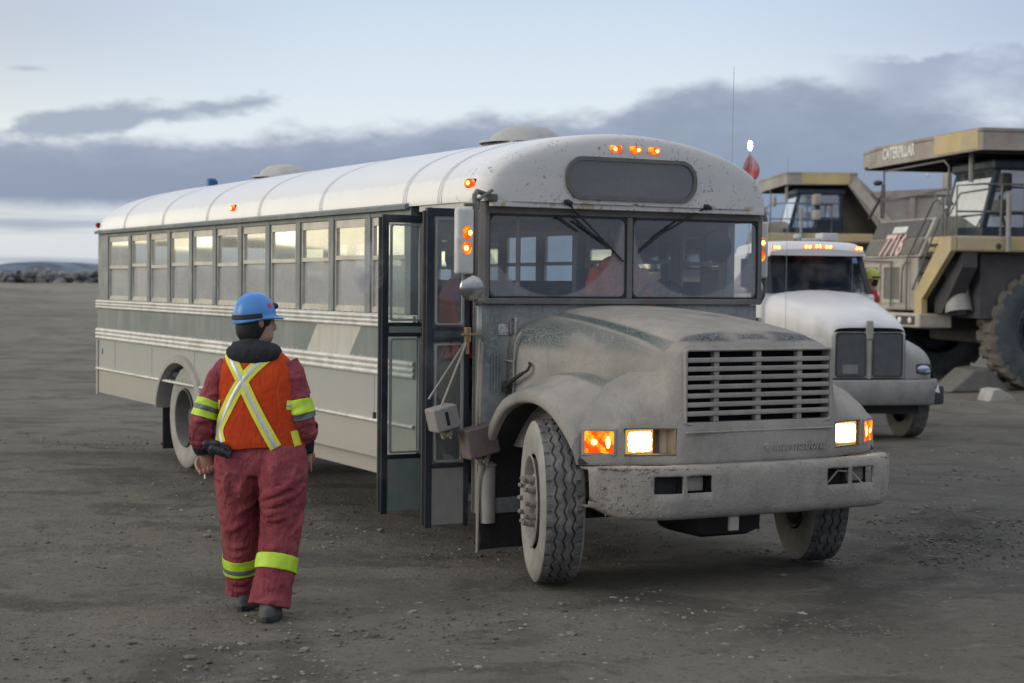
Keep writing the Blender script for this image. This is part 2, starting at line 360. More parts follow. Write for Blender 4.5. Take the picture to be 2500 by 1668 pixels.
M['teal'] = simple('teal_grey_panel', (.19, .25, .235), .5, dirt=(.22, .215, .195), damt=.4)
M['dgreen'] = simple('dark_green_paint', (.02, .05, .06), .4, dirt=(.10, .10, .10), damt=.5)
M['chassis'] = simple('dirty_chassis', (.035, .033, .032), .9, bump=.6, bscale=40)
M['int_dark'] = simple('dark_interior', (.035, .045, .055), .8)
M['int_mid'] = simple('grey_interior', (.16, .19, .19), .7)
M['int_white'] = simple('white_lining', (.6, .6, .58), .6)
M['seat'] = simple('blue_grey_vinyl_seat', (.03, .045, .065), .6)
M['rope'] = simple('dirty_rope', (.33, .30, .24), .9, bump=.8, bscale=200)
M['steel'] = simple('dull_steel', (.30, .30, .29), .45, .6, dirt=(.2, .19, .17), damt=.5)
def m_glass(name, refl=.5, dust=.25, dcol=(.36, .355, .33), tint=(.75, .85, .85), rough=.03, dscale=3, fan=None, obj=False):
    m, g, out = newmat(name); oc, (x, y, z) = obj_sep(g); n = g.noise(oc, dscale, 6, .6, .3); nf = g.noise(oc, 45, 3, .7)
    gl = g.n('ShaderNodeBsdfGlossy'); gl.inputs['Roughness'].default_value = rough; g.put(gl.inputs['Color'], (.95, .95, .95))
    tr = g.n('ShaderNodeBsdfTransparent'); g.put(tr.inputs[0], tint)
    df = g.n('ShaderNodeBsdfDiffuse'); g.put(df.inputs[0], g.mix(g.ss(nf, .5, .7), dcol, tuple(c*.75 for c in dcol)))
    fr = g.n('ShaderNodeFresnel'); fr.inputs[0].default_value = 1.5
    f = g.m('ADD', g.m('MULTIPLY', fr.outputs[0], 1.6), refl-.1, clamp=True)
    d = g.m('ADD', dust, g.m('MULTIPLY', g.m('SUBTRACT', n, .5), .5), clamp=True)
    if fan:
        cl = 0.0
        for (cy, cz, r0, r1, oy, rr) in fan:
            v = g.n('ShaderNodeCombineXYZ'); g.put(v.inputs[1], y); g.put(v.inputs[2], z)
            dist = g.vm('DISTANCE', v.outputs[0], (0, cy, cz)); rad = g.m('SUBTRACT', 1, g.ss(dist, r1-.015, r1+.012))
            cl = g.m('MAXIMUM', cl, rad)
        arc = g.m('MULTIPLY', g.ss(g.m('SINE', g.m('MULTIPLY', g.vm('DISTANCE', v.outputs[0], (0, .55, 2.6)), 60)), .5, 1), .02)
        d = g.m('MULTIPLY', d, g.m('SUBTRACT', 1, g.m('MULTIPLY', cl, .80)))
        d = g.m('ADD', d, g.m('MULTIPLY', arc, cl), clamp=True)
        f = g.m('MULTIPLY', f, g.m('SUBTRACT', 1, g.m('MULTIPLY', cl, .15)))
    a = g.n('ShaderNodeMixShader'); g.put(a.inputs[0], f); g.nt.links.new(tr.outputs[0], a.inputs[1]); g.nt.links.new(gl.outputs[0], a.inputs[2])
    b = g.n('ShaderNodeMixShader'); g.put(b.inputs[0], d); g.nt.links.new(a.outputs[0], b.inputs[1]); g.nt.links.new(df.outputs[0], b.inputs[2])
    g.nt.links.new(b.outputs[0], out.inputs[0]); return m
M['glass_side'] = m_glass('dusty_window_glass', .34, .34, rough=.04, dcol=(.62, .60, .50))
M['glass_low'] = m_glass('dusty_lower_glass', .25, .68, dcol=(.44, .445, .44), rough=.12)
M['glass_clear'] = m_glass('clear_glass', .12, .05)
M['glass_door'] = m_glass('door_glass', .15, .22, dcol=(.40, .42, .40))
M['glass_truck'] = m_glass('truck_glass', .04, .05, tint=(.25, .38, .55))
M['windshield'] = m_glass('windshield_wiped_glass', .12, .66, dcol=(.27, .275, .29), fan=[(-.61, 2.36, 0, .55, 0, 0), (.57, 2.36, 0, .545, 0, 0)], dscale=6, tint=(.97, .99, .98))
M['sign_glass'] = m_glass('grey_roll_sign_glass', .18, .5, dcol=(.17, .175, .18), tint=(.3, .3, .3))
M['mirror'] = simple('mirror_glass', (.7, .7, .72), .08, 1.0, var=.02)
M['grille_dark'] = simple('dark_behind_grille', (.010, .012, .02), .9)
M['tyre_dusty'] = simple('dusty_sidewall', (.32, .308, .28), .95, bump=.3, bscale=60, dirt=(.19, .18, .165), damt=.3)
M['tread'] = simple('worn_tread_rubber', (.078, .077, .077), .85, bump=.3, bscale=120, dirt=(.21, .20, .185), damt=.55, dscale=9)
M['rim'] = M['mud_crust']
# lamps
M['amber'] = glow('amber_lens', (1, .13, .008), 1.9); M['amber_core'] = glow('amber_bulb', (1, .62, .10), 9)
M['red_lens'] = glow('red_lens', (.8, .03, .03), .8)
m_, g, out = newmat('amber_turn_lens'); oc, _ = obj_sep(g); e = g.n('ShaderNodeEmission')
nn_ = g.ss(g.noise(oc, 16, 3, .6), .42, .66); g.put(e.inputs[0], g.mix(nn_, (1, .085, .006), (1, .34, .02))); g.put(e.inputs[1], g.m('ADD', 1.1, g.m('MULTIPLY', nn_, .9))); g.nt.links.new(e.outputs[0], out.inputs[0]); M['amber_tl'] = m_
M['glass_far'] = m_glass('far_side_glass', .04, .22, dcol=(.5, .5, .46), tint=(.85, .9, .85))
M['head'] = glow('headlamp', (1, .82, .45), 9); M['head_edge'] = glow('headlamp_edge', (.9, .42, .07), .9)
M['white_lamp'] = glow('white_beacon', (1, 1, 1), 12)
M['blue_beacon'] = simple('blue_beacon', (.01, .07, .2), .2)
# ================================================================ ground
def S(t): t = min(1, max(0, t)); return t*t*(3-2*t)
def gz(x, y):
    z = -.27*S((y-8)/24) if y < 32 else -.27
    z -= .10*S((x-2)/3)*S((y-12)/8)*(1-S((y-42)/18))
    z += .80*S((y-42)/24) + .82*S((y-66)/84)
    return z
def axis_pts(lo, hi, a, b, step, gr=1.12):
    p = list(np.arange(a, b+1e-6, step)); s = step; q = a
    while q > lo: s *= gr; q -= s; p.insert(0, q)
    s = step; q = b
    while q < hi: s *= gr; q += s; p.append(q)
    return np.array(p)
gx = axis_pts(-2500, 2500, -5.2, 8.2, .055); gy = axis_pts(-60, 5000, 5.2, 17.0, .05, 1.05)
rng = random.Random(4)
verts = []
for yy in gy:
    for xx in gx:
        z = gz(xx, yy)
        if -70 < xx < 60 and -5 < yy < 148:
            n = noise.noise(Vector((xx*.35, yy*.35, 0)))*.035 + (noise.noise(Vector((xx*.11, yy*.05, 4)))*.30 + noise.noise(Vector((xx*.3, yy*.12, 9)))*.12)*S((yy-24)/26) + (.55*max(0, noise.noise(Vector((xx*.06, yy*.03, 7)))+.25)*S((yy-55)/30)*S((-xx-6)/10))
            if -6 < xx < 9 and 4 < yy < 24:
                p = Vector((xx, yy, 0))
                n += noise.noise(p*2.2)*.012 + noise.noise(p*7)*.006
                k = noise.noise(p*.8+Vector((9, 3, 0)))
                # churned soil and tyre marks in the right foreground
                pth = 1.75+(yy-9.2)*.40; churn = 1.3*math.exp(-((xx-pth)/(.3+.06*(yy-9)))**2)*S((yy-8.3)/.8)*(1-S((yy-14)/2)) if yy > 8.3 else 0; churn += .35*S((xx-1.6)/1.2)*S((yy-7.2)/.8)*(1-S((yy-13)/3)) + .45*S((-xx-.2)/2)*S((yy-10)/2)*(1-S((yy-16)/3)) + .25
                b = max(0, noise.noise(Vector((xx*3.2+yy*.6, yy*5.5, 2)))*1.2 + k*.7 - .18)
                n += churn*b*(.045 + .03*noise.noise(p*19))
                if rng.random() < .5: n += rng.uniform(-.003, .004)
            z += n
        verts.append((xx, yy, z))
nx = len(gx); faces = [(j*nx+i, j*nx+i+1, (j+1)*nx+i+1, (j+1)*nx+i) for j in range(len(gy)-1) for i in range(nx-1)]
me = bpy.data.meshes.new('ground'); me.from_pydata(verts, [], faces); me.polygons.foreach_set('use_smooth', [True]*len(faces))
ground = bpy.data.objects.new('ground', me); C.objects.link(ground); tag(ground, 'packed grey-brown gravel yard with tyre marks and loose stones', 'ground', kind='structure')
def m_ground():
    m, g, out = newmat('packed_gravel'); oc, (x, y, z) = obj_sep(g)
    n1 = g.noise(oc, .22, 6, .6, .3); n2 = g.noise(oc, 1.7, 7, .65); n3 = g.noise(oc, 38, 5, .7); n4 = g.noise(oc, 160, 3, .7)
    st = g.n('ShaderNodeCombineXYZ'); g.put(st.inputs[0], g.m('MULTIPLY', x, .7)); g.put(st.inputs[1], g.m('MULTIPLY', y, .9)); ns = g.noise(st.outputs[0], 1.3, 7, .62, .6)
    c = g.mix(g.ss(n1, .35, .65), (.168, .155, .128), (.235, .217, .18)); c = g.mix(g.m('MULTIPLY', g.ss(n2, .45, .7), .5), c, (.26, .245, .215))
    dark = g.m('MULTIPLY', g.ss(ns, .49, .62), .7); c = g.mix(dark, c, (.088, .084, .076))
    pp = g.m('ABSOLUTE', g.m('SUBTRACT', x, g.m('ADD', 1.75, g.m('MULTIPLY', g.m('SUBTRACT', y, 9.2), .40))))
    tk = g.m('MULTIPLY', g.m('SUBTRACT', 1, g.ss(g.m('ADD', pp, g.m('MULTIPLY', g.m('SUBTRACT', ns, .5), 2.4)), .15, .75)), g.m('MULTIPLY', g.ss(y, 8.4, 9.4), g.m('SUBTRACT', 1, g.ss(y, 13.5, 15.5))))
    c = g.mix(g.m('MULTIPLY', g.m('MULTIPLY', tk, g.ss(n2, .3, .6)), .8), c, (.045, .042, .038))
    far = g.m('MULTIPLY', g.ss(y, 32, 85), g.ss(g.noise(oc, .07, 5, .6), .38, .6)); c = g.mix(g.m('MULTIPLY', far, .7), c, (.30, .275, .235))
    rt_ = g.m('MULTIPLY', g.ss(x, 1.0, 6), g.m('SUBTRACT', 1, g.ss(y, 16, 30))); c = g.mix(g.m('MULTIPLY', rt_, .6), c, (.085, .088, .095))  # ground darkened to the right: shading and vignette put into the colour
    c = g.mix(g.m('MULTIPLY', g.ss(n3, .5, .75), .35), c, (.22, .21, .20)); c = g.mix(g.m('MULTIPLY', g.ss(n4, .58, .72), .4), c, (.06, .058, .055))
    vo = g.n('ShaderNodeTexVoronoi', feature='F1'); g.put(vo.inputs['Vector'], oc); vo.inputs['Scale'].default_value = 22; vo.inputs['Randomness'].default_value = 1
    vs = g.n('ShaderNodeSeparateColor'); g.put(vs.inputs[0], vo.outputs['Color'])
    peb = g.m('MULTIPLY', g.m('SUBTRACT', 1, g.ss(vo.outputs['Distance'], .18, .42)), g.m('GREATER_THAN', vs.outputs[0], .72))
    c = g.mix(g.m('MULTIPLY', peb, .7), c, g.mix(vs.outputs[1], (.09, .09, .09), (.30, .29, .27)))
    n5 = g.noise(oc, 11, 6, .7); n6 = g.noise(st.outputs[0], 5, 6, .7, .5)
    c = g.mix(g.m('MULTIPLY', g.ss(n5, .52, .68), .55), c, (.088, .083, .073)); c = g.mix(g.m('MULTIPLY', g.ss(n6, .55, .7), .45), c, (.29, .275, .245))
    h = g.m('ADD', g.m('ADD', g.m('MULTIPLY', n5, 1.3), g.m('MULTIPLY', n3, .8), g.m('MULTIPLY', n4, .25)), g.m('ADD', g.m('MULTIPLY', peb, .5), g.m('MULTIPLY', ns, .8)))
    principled(g, out, c, .92, 0, h, 1.0, .055, .25); return m
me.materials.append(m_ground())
# ---- loose stones: nobody could count them
M['stone'] = simple('loose_stones', (.165, .157, .14), .9, var=.55, scale=1.9, bump=.4, bscale=90)
mb = MB(); rs = random.Random(11)
ico = bmesh.new(); bmesh.ops.create_icosphere(ico, subdivisions=1, radius=1); IV = [v.co.copy() for v in ico.verts]; IF = [[v.index for v in f.verts] for f in ico.faces]; ico.free()
def stone(mb, x, y, r, rnd, flat=.55, z=None):
    z = gz(x, y) if z is None else z; a = rnd.uniform(0, 2*PI); sx, sy, sz = rnd.uniform(.7, 1.5), rnd.uniform(.6, 1.1), rnd.uniform(.4, .9)*flat*1.5
    vs = []
    for v in IV:
        k = rnd.uniform(.72, 1.2); p = Vector((v.x*sx*k*r, v.y*sy*k*r, v.z*sz*k*r)); p.rotate(Matrix.Rotation(a, 3, 'Z')); vs.append((p.x+x, p.y+y, p.z+z+r*.1))
    mb.add(vs, IF)
for i in range(19000):
    y = 5.3 + 20*rs.random()**1.8; x = rs.uniform(-.34, .34)*y*1.05 + .0
    cl = noise.noise(Vector((x*.6, y*.6, 5)))
    if cl < -.05 and rs.random() < .7: continue
    r = (.004 + .013*rs.random()**2.6)*(1 if y < 14 else 1.3)
    if rs.random() < .014: r = rs.uniform(.018, .036)
    stone(mb, x, y, r, rs)
o = mb.build('gravel', M['stone'], weld=False); tag(o, 'small loose stones strewn over the packed yard', 'gravel', kind='stuff')
mb = MB(); 
for i in range(5200):   # dark clods thrown up by tyres, right foreground and mid-left
    if rs.random() < .45: y = rs.uniform(8.6, 14.2); x = 1.75+(y-9.2)*.40+rs.gauss(0, .16+.07*(y-8.6))
    else:
        y = 5.4+16*rs.random()**1.5; x = rs.uniform(-.34, .34)*y
        if noise.noise(Vector((x*.9, y*1.3, 8))) < .0: continue
    stone(mb, x, y, .005+.017*rs.random()**2.6, rs, .5)
M['clod'] = simple('dark_soil_clods', (.095, .088, .078), .95, bump=.8, bscale=60)
o = mb.build('dirt', M['clod'], weld=False); tag(o, 'dark clods of churned soil in the tyre marks', 'dirt', kind='stuff')
# ---- the few larger stones one can pick out
SP = [(-.86, 6.62, .034, 'pale'), (2.35, 14.0, .045, 'pale')]
# ---- far background
def rockpile():
    mb = MB(); r = random.Random(7)
    for i in range(1500):
        x = r.uniform(-62, -20); y = r.uniform(150, 162); t = S((x+38.5)/2.2)*(1-S((x+34.8)/1.2))
        hmax = .95 + .35*noise.noise(Vector((x*.35, 0, 0))) + 1.0*t + .5*S((x+34)/6)
        z = gz(x, y) + r.uniform(-.1, 1)*hmax
        R = r.uniform(.28, .62); a = r.uniform(0, 6.28); vs = []
        for v in IV:
            k = r.uniform(.6, 1.25); p = Vector((v.x*R*k*1.2, v.y*R*k, v.z*R*k*.8)); p.rotate(Matrix.Rotation(a, 3, 'Z')); vs.append((p.x+x, p.y+y, p.z+z))
        mb.add(vs, IF)
    m, g, out = newmat('blasted_rock'); oc, _ = obj_sep(g); n1 = g.noise(oc, .55, 4, .6); n2 = g.noise(oc, 3, 4, .6)
    c = g.mix(g.ss(n1, .35, .68), (.06, .072, .09), (.27, .255, .235)); c = g.mix(g.m('MULTIPLY', g.ss(n2, .5, .7), .5), c, (.30, .28, .27))
    principled(g, out, c, .95, 0, n2, .5, .2); o = mb.build('rubble', m, weld=False)
    tag(o, 'long low heap of grey blasted rock at the far edge of the yard, behind the bus tail', 'rock heap', kind='stuff')
rockpile()
def hill(name, x0, x1, y, hfun, col, dep, seed):
    rows = []; n = 120
    for j in range(9):
        t = j/8
        rows.append([(x0+(x1-x0)*i/n, y+dep*t, -4 + (hfun(i/n)+4)*math.sin(PI*min(t, .5))**.8*(1+.04*noise.noise(Vector((i*.4, j, seed))))) for i in range(n+1)])
    m, g, out = newmat(name+'_soil'); oc, _ = obj_sep(g); n1 = g.noise(oc, .02, 6, .6)
    principled(g, out, g.mix(g.ss(n1, .4, .62), col, tuple(min(1, c*2.4+.03) for c in col)), .95)
    o = MB().loft(rows).build(name, m, smooth=True); tag(o, kind='structure'); return o
h1 = hill('hill', -900, 100, 1700, lambda t: 2 + 17*math.exp(-((t-.352)/.075)**2)+7*math.exp(-((t-.6)/.2)**2)+1.5*math.sin(t*23), (.045, .065, .095), 500, 1)
tag(h1, 'low blue hill streaked with snow beyond the rock heap', 'hill')
h2 = hill('hill', -1900, -500, 500, lambda t: 8+16*abs(noise.noise(Vector((t*5, 3, 1))))+6*math.sin(t*9), (.06, .065, .07), 300, 2)
tag(h2, 'dark low ridge to the left, mirrored in the bus windows', 'hill')
h3 = hill('hill', 100, 2200, 1900, lambda t: 6+8*abs(noise.noise(Vector((t*4, 8, 1)))), (.05, .06, .08), 500, 3)
tag(h3, 'distant low hill behind the haul trucks', 'hill')
# ================================================================ the bus (x forward, y to its left, z up; origin under the front axle)
BYAW = 0.49818827
BF = Vector((math.sin(BYAW), -math.cos(BYAW), 0)); 
bus = empty('bus', (1.192, 11.089, 0), BYAW-PI/2, 'long dusty white bus with its folding door standing open and mud-caked hood and headlamps lit', 'bus')
XR, XF = -10.52, -.83; ZS, ZB, ZW, ZD = .57, 1.66, 2.38, 2.44
# ---- body sides
def side_poly(arch, xa, xb, z0, z1):
    p = [(xa, z0)]
    if arch:
        p += [(-8.02, z0)] + [(-7.30+.72*math.cos(t), .50+.56*math.sin(t)) for t in np.linspace(PI-.13, .13, 17)] + [(-6.58, z0)]
    return p + [(xb, z0), (xb, z1), (xa, z1)]
b = MB()
b.prism(side_poly(True, XR, -1.72, ZS, ZB), 'y', -1.20, -1.17)
b.prism(side_poly(True, XR, XF, ZS, ZB), 'y', 1.17, 1.20)
b.box(-1.72, XF, -1.19, -1.165, 2.40, 2.47)                      # above the door
b.box(-.915, XF, -1.165, -1.10, .34, 2.40)                         # door front post
b.prism([(-1.20, ZS), (1.20, ZS), (1.20, ZB), (-1.20, ZB)], 'x', XR-.02, XR)
b.prism([(-1.19, 1.664), (1.19, 1.664), (1.19, 2.44), (-1.19, 2.44), (-1.19, 2.30), (1.0, 2.30), (1.0, 1.8), (-1.19, 1.8)], 'x', XR-.01, XR+.02)
body = b.build('body', M['side'], bus, bevel=.004)
# floor, inner lining
b = MB(); b.box(XR+.02, -1.74, -1.16, 1.16, .90, .95); b.box(-1.70, XF-.05, -.35, 1.16, .90, .95)
b.box(-1.74, -1.70, -1.16, -.35, .35, .95); b.box(-1.70, -.92, -1.10, -.75, .40, .44); b.box(-1.70, -.92, -.74, -.36, .66, .70); b.box(-1.70, -.92, -.355, -.345, .40, .93)
b.build('floor', M['int_dark'], bus)
b = MB(); b.box(XR+.2, -.9, -.55, .55, 2.84, 2.86); b.build('ceiling_lining', M['int_white'], bus); b = MB(); b.box(-2.45, -2.41, -1.14, -.42, .95, 1.55); b.build('door_partition', M['int_mid'], bus); b = MB(); b.box(-2.22, -2.18, .25, 1.14, .95, 1.55); b.build('driver_partition', M['int_mid'], bus)
# ---- window zone
PIT = .7302; PX = [-9.93+PIT*i for i in range(12)]               # pillar centres
b = MB()
for s in (-1, 1):
    ya, yb = (s*1.195, s*1.13); y0, y1 = min(ya, yb), max(ya, yb)
    for i, x in enumerate(PX):
        if i == 0: b.box(XR+.0, x-.16, y0, y1, ZB+.003, 2.44)
        else:
            xx = x if i > 0 else x
            b.box(xx-.05, xx+.05, y0, y1, ZB+.003, 2.44)
    b.box(PX[0]-.16, PX[-1], y0+.004, y1-.004, 2.385, 2.445)
    if s > 0: b.box(PX[-1], XF, y0, y1, 2.36, 2.445); b.box(PX[-1]+.6, PX[-1]+.72, y0, y1, ZB, 2.37)
b.build('window_pillars', M['pillar'], bus, bevel=.004)
rs = random.Random(3)
protoW = None
def bus_window(x0, x1, s, zm):
    y = s*1.165; f = MB(); d = .022
    def bar(xa, xb, za, zb, o=0): 
        ya, yb = y+s*(-.012+o), y+s*(.014+o); f.box(xa, xb, min(ya, yb), max(ya, yb), za, zb)
    bar(x0, x1, 2.345, 2.383); bar(x0, x1, ZB+.004, ZB+.035); bar(x0, x0+d, ZB+.035, 2.345); bar(x1-d, x1, ZB+.035, 2.345)
    bar(x0+d, x1-d, zm-.016, zm+.016, .004); bar(x0+d, x0+d+.016, zm+.016, 2.345, .003); bar(x1-d-.016, x1-d, zm+.016, 2.345, .003); bar(x0+d, x1-d, 2.322, 2.345, .003)
    bar(x0+d, x1-d, ZB+.035, ZB+.05, -.006)
    w_ = f.build('window', M['alu'], bus)
    def pane(n, za, zb, yy, mat, tilt):
        p = MB(); e = .0015; p.add([(x0+.02, yy-s*tilt, za), (x1-.02, yy, za), (x1-.02, yy+s*tilt*.4, zb), (x0+.02, yy-s*tilt*.6, zb)], [(0, 1, 2, 3)])
        o = p.build(n, mat, w_, weld=False); return o
    pane('upper_pane', zm, 2.33, y+s*.003, M['glass_side'] if s < 0 else M['glass_far'], rs.uniform(-.004, .006)); pane('lower_pane', ZB+.03, zm, y-s*.006, M['glass_low'] if s < 0 else M['glass_far'], rs.uniform(-.002, .003))
    return w_
mids = [2.035, 2.055, 2.035, 2.055, 2.06, 2.045, 2.065, 2.07, 2.075, 2.085, 2.08]
for s in (-1, 1):
    for i in range(11):
        x0 = PX[i]+.05 if i else PX[0]-.16; x1 = PX[i+1]-.05
        bus_window(x0, x1, s, mids[i])
    if s > 0: bus_window(PX[-1]+.05, PX[-1]+.6, s, 2.06)
# ---- drip rail and rub rails
b = MB()
for s in (-1, 1):
    b.prism([(s*1.195, 2.435), (s*1.235, 2.425), (s*1.24, 2.455), (s*1.195, 2.475)], 'x', XR-.01, -1.86 if s < 0 else -.9)
b.build('drip_rail', M['pillar'], bus)
def rail(z0, z1, ridges, x1, name='rub_rail'):
    for s in (-1, 1):
        n = ridges*8; pts = [(1.197, z0)]
        for k in range(n+1):
            t = k/n; ph = (t*ridges) % 1 if k < n else 1
            pts.append((1.206+.020*math.sin(PI*min(1, max(0, ph)))**.5, z0+(z1-z0)*t))
        pts.append((1.197, z1)); pts = [(s*a, c) for a, c in pts]
        if s > 0: pts = pts[::-1]
        rv = MB().prism(pts, 'x', XR-.015, x1 if s < 0 else XF); x = XR+.1
        while x < (x1 if s < 0 else XF)-.05:
            for z in (z1+.008,) : rv.ball((x, s*1.201, z), .006, 6)
            x += .12
        rv.build(name, M['rail'], bus, smooth=True, ang=50)
rail(1.555, 1.655, 3, -1.74); rail(1.195, 1.325, 3, -1.74); rail(.835, .865, 1, -1.74)
for s in (-1, 1):
    for x in np.arange(XR+.75, -2.1, 1.46): MB().box(x-.008, x+.008, min(s*1.2005, s*1.2025), max(s*1.2005, s*1.2025), .87, 1.19).build('side_seam', M['side'], bus)
    MB().box(XR-.015, XR+.05, min(s*1.201, s*1.215), max(s*1.201, s*1.215), ZS-.03, 1.19).build('corner_post', M['side'], bus, bevel=.002)
# wheel arch rings, rear
for s in (-1, 1):
    rows = []
    for t in np.linspace(PI-.10, .10, 25):
        cx, cz = -7.30+.72*math.cos(t), .50+.56*math.sin(t); ox, oz = math.cos(t), math.sin(t)
        rows.append([(cx+ox*a, s*yy, cz+oz*a) for a, yy in ((.08, 1.201), (.07, 1.235), (.0, 1.245), (-.01, 1.2), (-.012, .75))])
    MB().loft(rows).build('wheel_arch', M['tyre_dusty'], bus, smooth=True, ang=50)
# hatch box under the floor ahead of the rear wheel, and fixtures
b = MB(); b.rbox(-3.95, -2.35, -1.13, -.6, .43, .565, .01); b.build('step_box', M['side'], bus)
b = MB(); b.box(-2.46, -2.43, -1.215, -1.20, .84, .91); b.box(-10.3, -10.29, -1.206, -1.2, 1.02, 1.09); b.build('latch', M['chassis'], bus)
# ---- roof
PR = [(1.205, 2.445), (1.205, 2.50), (1.185, 2.585), (1.13, 2.67), (1.04, 2.745), (.90, 2.815), (.70, 2.88), (.45, 2.935), (.22, 2.963), (0, 2.972)]
PRF = PR[::1] + [(-a, c) for a, c in PR[-2::-1]]
def rsec(x, ky=1, kz=1, dz=0): return [(x, -a*ky, 2.445+(c-2.445)*kz+dz) for a, c in PRF]
xs = [(XR-.14, .90, .02), (XR-.135, .93, .28), (XR-.11, .955, .52), (XR-.05, .975, .70), (XR+.06, .99, .83), (XR+.25, .998, .93), (XR+.6, 1, .985), (XR+1.0, 1, 1)]
rows = [rsec(x, a, c) for x, a, c in xs]
for x in np.linspace(-9, -2.4, 8): rows.append(rsec(x))
rows += [rsec(-1.75, 1, .995), rsec(-1.3, 1, .985), rsec(-1.05, .995, .975), rsec(-.90, .985, .962), rsec(-.82, .972, .945), rsec(-.765, .955, .92), rsec(-.735, .93, .885), rsec(-.72, .88, .83)]
b = MB(); A = cr(np.array(rows), 3, 0); A = cr(A, 3, 1); b.loft(A)
# front cap face: inner rings shrinking to the middle
last = A[-1]; base = last.copy(); rings = [last]
for k, xo in ((.9, -.708), (.7, -.702), (.4, -.70), (.02, -.70)):
    r_ = base.copy(); r_[:, 1] *= k; r_[:, 2] = 2.445+(base[:, 2]-2.445)*k if k > .5 else 2.445+(base[:, 2]-2.445)*k; r_[:, 0] = xo; rings.append(r_)
b.loft(np.array(rings))
roof = b.build('roof', M['roof'], bus, smooth=True, ang=60)
# lip under the front cap
b = MB(); b.prism([(-1.12, 2.41), (1.12, 2.41), (1.12, 2.449), (-1.12, 2.449)], 'x', -1.0, -.715); b.build('cap_lip', M['roof'], roof, bevel=.004)
# roof panel seams with rivets
M['seam'] = simple('roof_seam', (.48, .48, .49), .5)
for x in (-9.35, -7.9, -6.45, -5.0, -3.55, -1.93, -1.35):
    sec = cr(np.array(rsec(x)), 4, 0); rr = []
    kz = 1 if x < -2 else (.997 if x < -1.5 else .987)
    sec = cr(np.array(rsec(x, 1, kz)), 4, 0); b = MB()
    out = sec.copy(); ctr = np.array([x, 0, 2.3]); dv = out-ctr; dv[:, 0] = 0; dv /= np.linalg.norm(dv, axis=1)[:, None]
    wd = .0035
    b.loft(np.array([sec+dv*.000-[wd, 0, 0], sec+dv*.002-[wd, 0, 0], sec+dv*.002+[wd, 0, 0], sec+dv*.000+[wd, 0, 0]]))
    for p, d_ in zip(cr(sec, 2, 0), cr(dv, 2, 0)):
        for sx in (-.028, .028): b.ball(tuple(p+d_*.001+[sx, 0, 0]), .0042, 5, m=3)
    b.build('roof_seam', M['seam'], roof)
# ---- roof vents, beacon, aerial
def vent(x, z, r):
    b = MB(); b.rbox(x-r*.9, x+r*.9, -r*.9, r*.9, z-.08, z, .01); b.revolve([(z-.005, r*1.22), (z+.012, r*1.20), (z+.02, r*.95), (z+.07, r*.86), (z+.115, r*.6), (z+.135, r*.25), (z+.137, .001)], 28, 'z', Matrix.Translation((x, 0, 0)))
    b.build('roof_vent', M['ventc'], bus, smooth=True, ang=50)
M['ventc'] = simple('grey_roof_vent', (.40, .40, .39), .6, dirt=(.28, .275, .26))
vent(-2.3, 2.985, .30); vent(-7.55, 2.985, .28)
b = MB(); b.revolve([(2.96, .10), (2.985, .10), (2.99, .075), (3.09, .07), (3.115, .05), (3.12, .001)], 20, 'z', Matrix.Translation((-9.95, .0, -.02))); b.build('beacon', M['blue_beacon'], bus, smooth=True)
MB().tube([(-1.1, 1.10, 2.6), (-1.1, 1.108, 3.53)], .0018, 5).build('aerial', M['steel'], bus)
# ---- lamps on the roof
def marker(x, y, z, ax, lens='amber', core='amber_core', sx=.05, sz=.026, dx=0):
    """ax: outward direction in the xy plane (radians)"""
    T = Matrix.Translation((x, y, z)) @ Matrix.Rotation(ax, 4, 'Z')
    o = MB().rbox(-.01, .008, -sx-.005, sx+.005, -sz-.005, sz+.005, .006).build('marker_lamp', M['chassis'], bus, M=T)
    MB().rbox(.004, .030, -sx, sx, -sz, sz, .012, seg=3).build('lens', M['amber_tl'] if lens == 'amber' else M[lens], o, smooth=True)
    if core: MB().ball((.028, dx, 0), (.013, .014, .014), 8).build('bulb', M[core], o, smooth=True)
for y, dx in ((-.168, -.012), (-.008, .018), (.148, .018)): marker(-.725, y, 2.832, 0, sx=.046, sz=.024, dx=dx)
marker(-.93, -1.178, 2.57, -1.2, sz=.024, sx=.042); marker(-.93, 1.178, 2.57, 1.2, sz=.024, sx=.042)
marker(-5.72, -1.19, 2.565, -PI/2, sx=.045); marker(XR-.02, -1.185, 2.53, -PI/2-.5, 'red_lens', None, sx=.04)
# ---- roll sign
def rrect(y0, y1, z0, z1, r, n=8):
    pts = []
    for cy, cz, a in ((y1-r, z1-r, 0), (y0+r, z1-r, PI/2), (y0+r, z0+r, PI), (y1-r, z0+r, 1.5*PI)):
        for k in range(n+1): t = a+PI/2*k/n; pts.append((cy+r*math.cos(t), cz+r*math.sin(t)))
    return pts
def ring(name, o_, i_, x0, x1, mat, parent, bev=.004):
    rows = [[(x0, *p) for p in o_], [(x1, *p) for p in o_], [(x1, *p) for p in i_], [(x0, *p) for p in i_]]
    return MB().loft(rows, cv=True, cu=True).build(name, mat, parent, smooth=True, ang=40, bevel=0)
sgn = ring('destination_sign', rrect(-.575, .50, 2.475, 2.77, .135), rrect(-.548, .473, 2.502, 2.743, .11), -.735, -.682, simple('grey_sign_gasket', (.13, .125, .12), .7), bus)
MB().prism(rrect(-.55, .475, 2.50, 2.745, .11), 'x', -.705, -.695).build('sign_glass', M['sign_glass'], sgn)
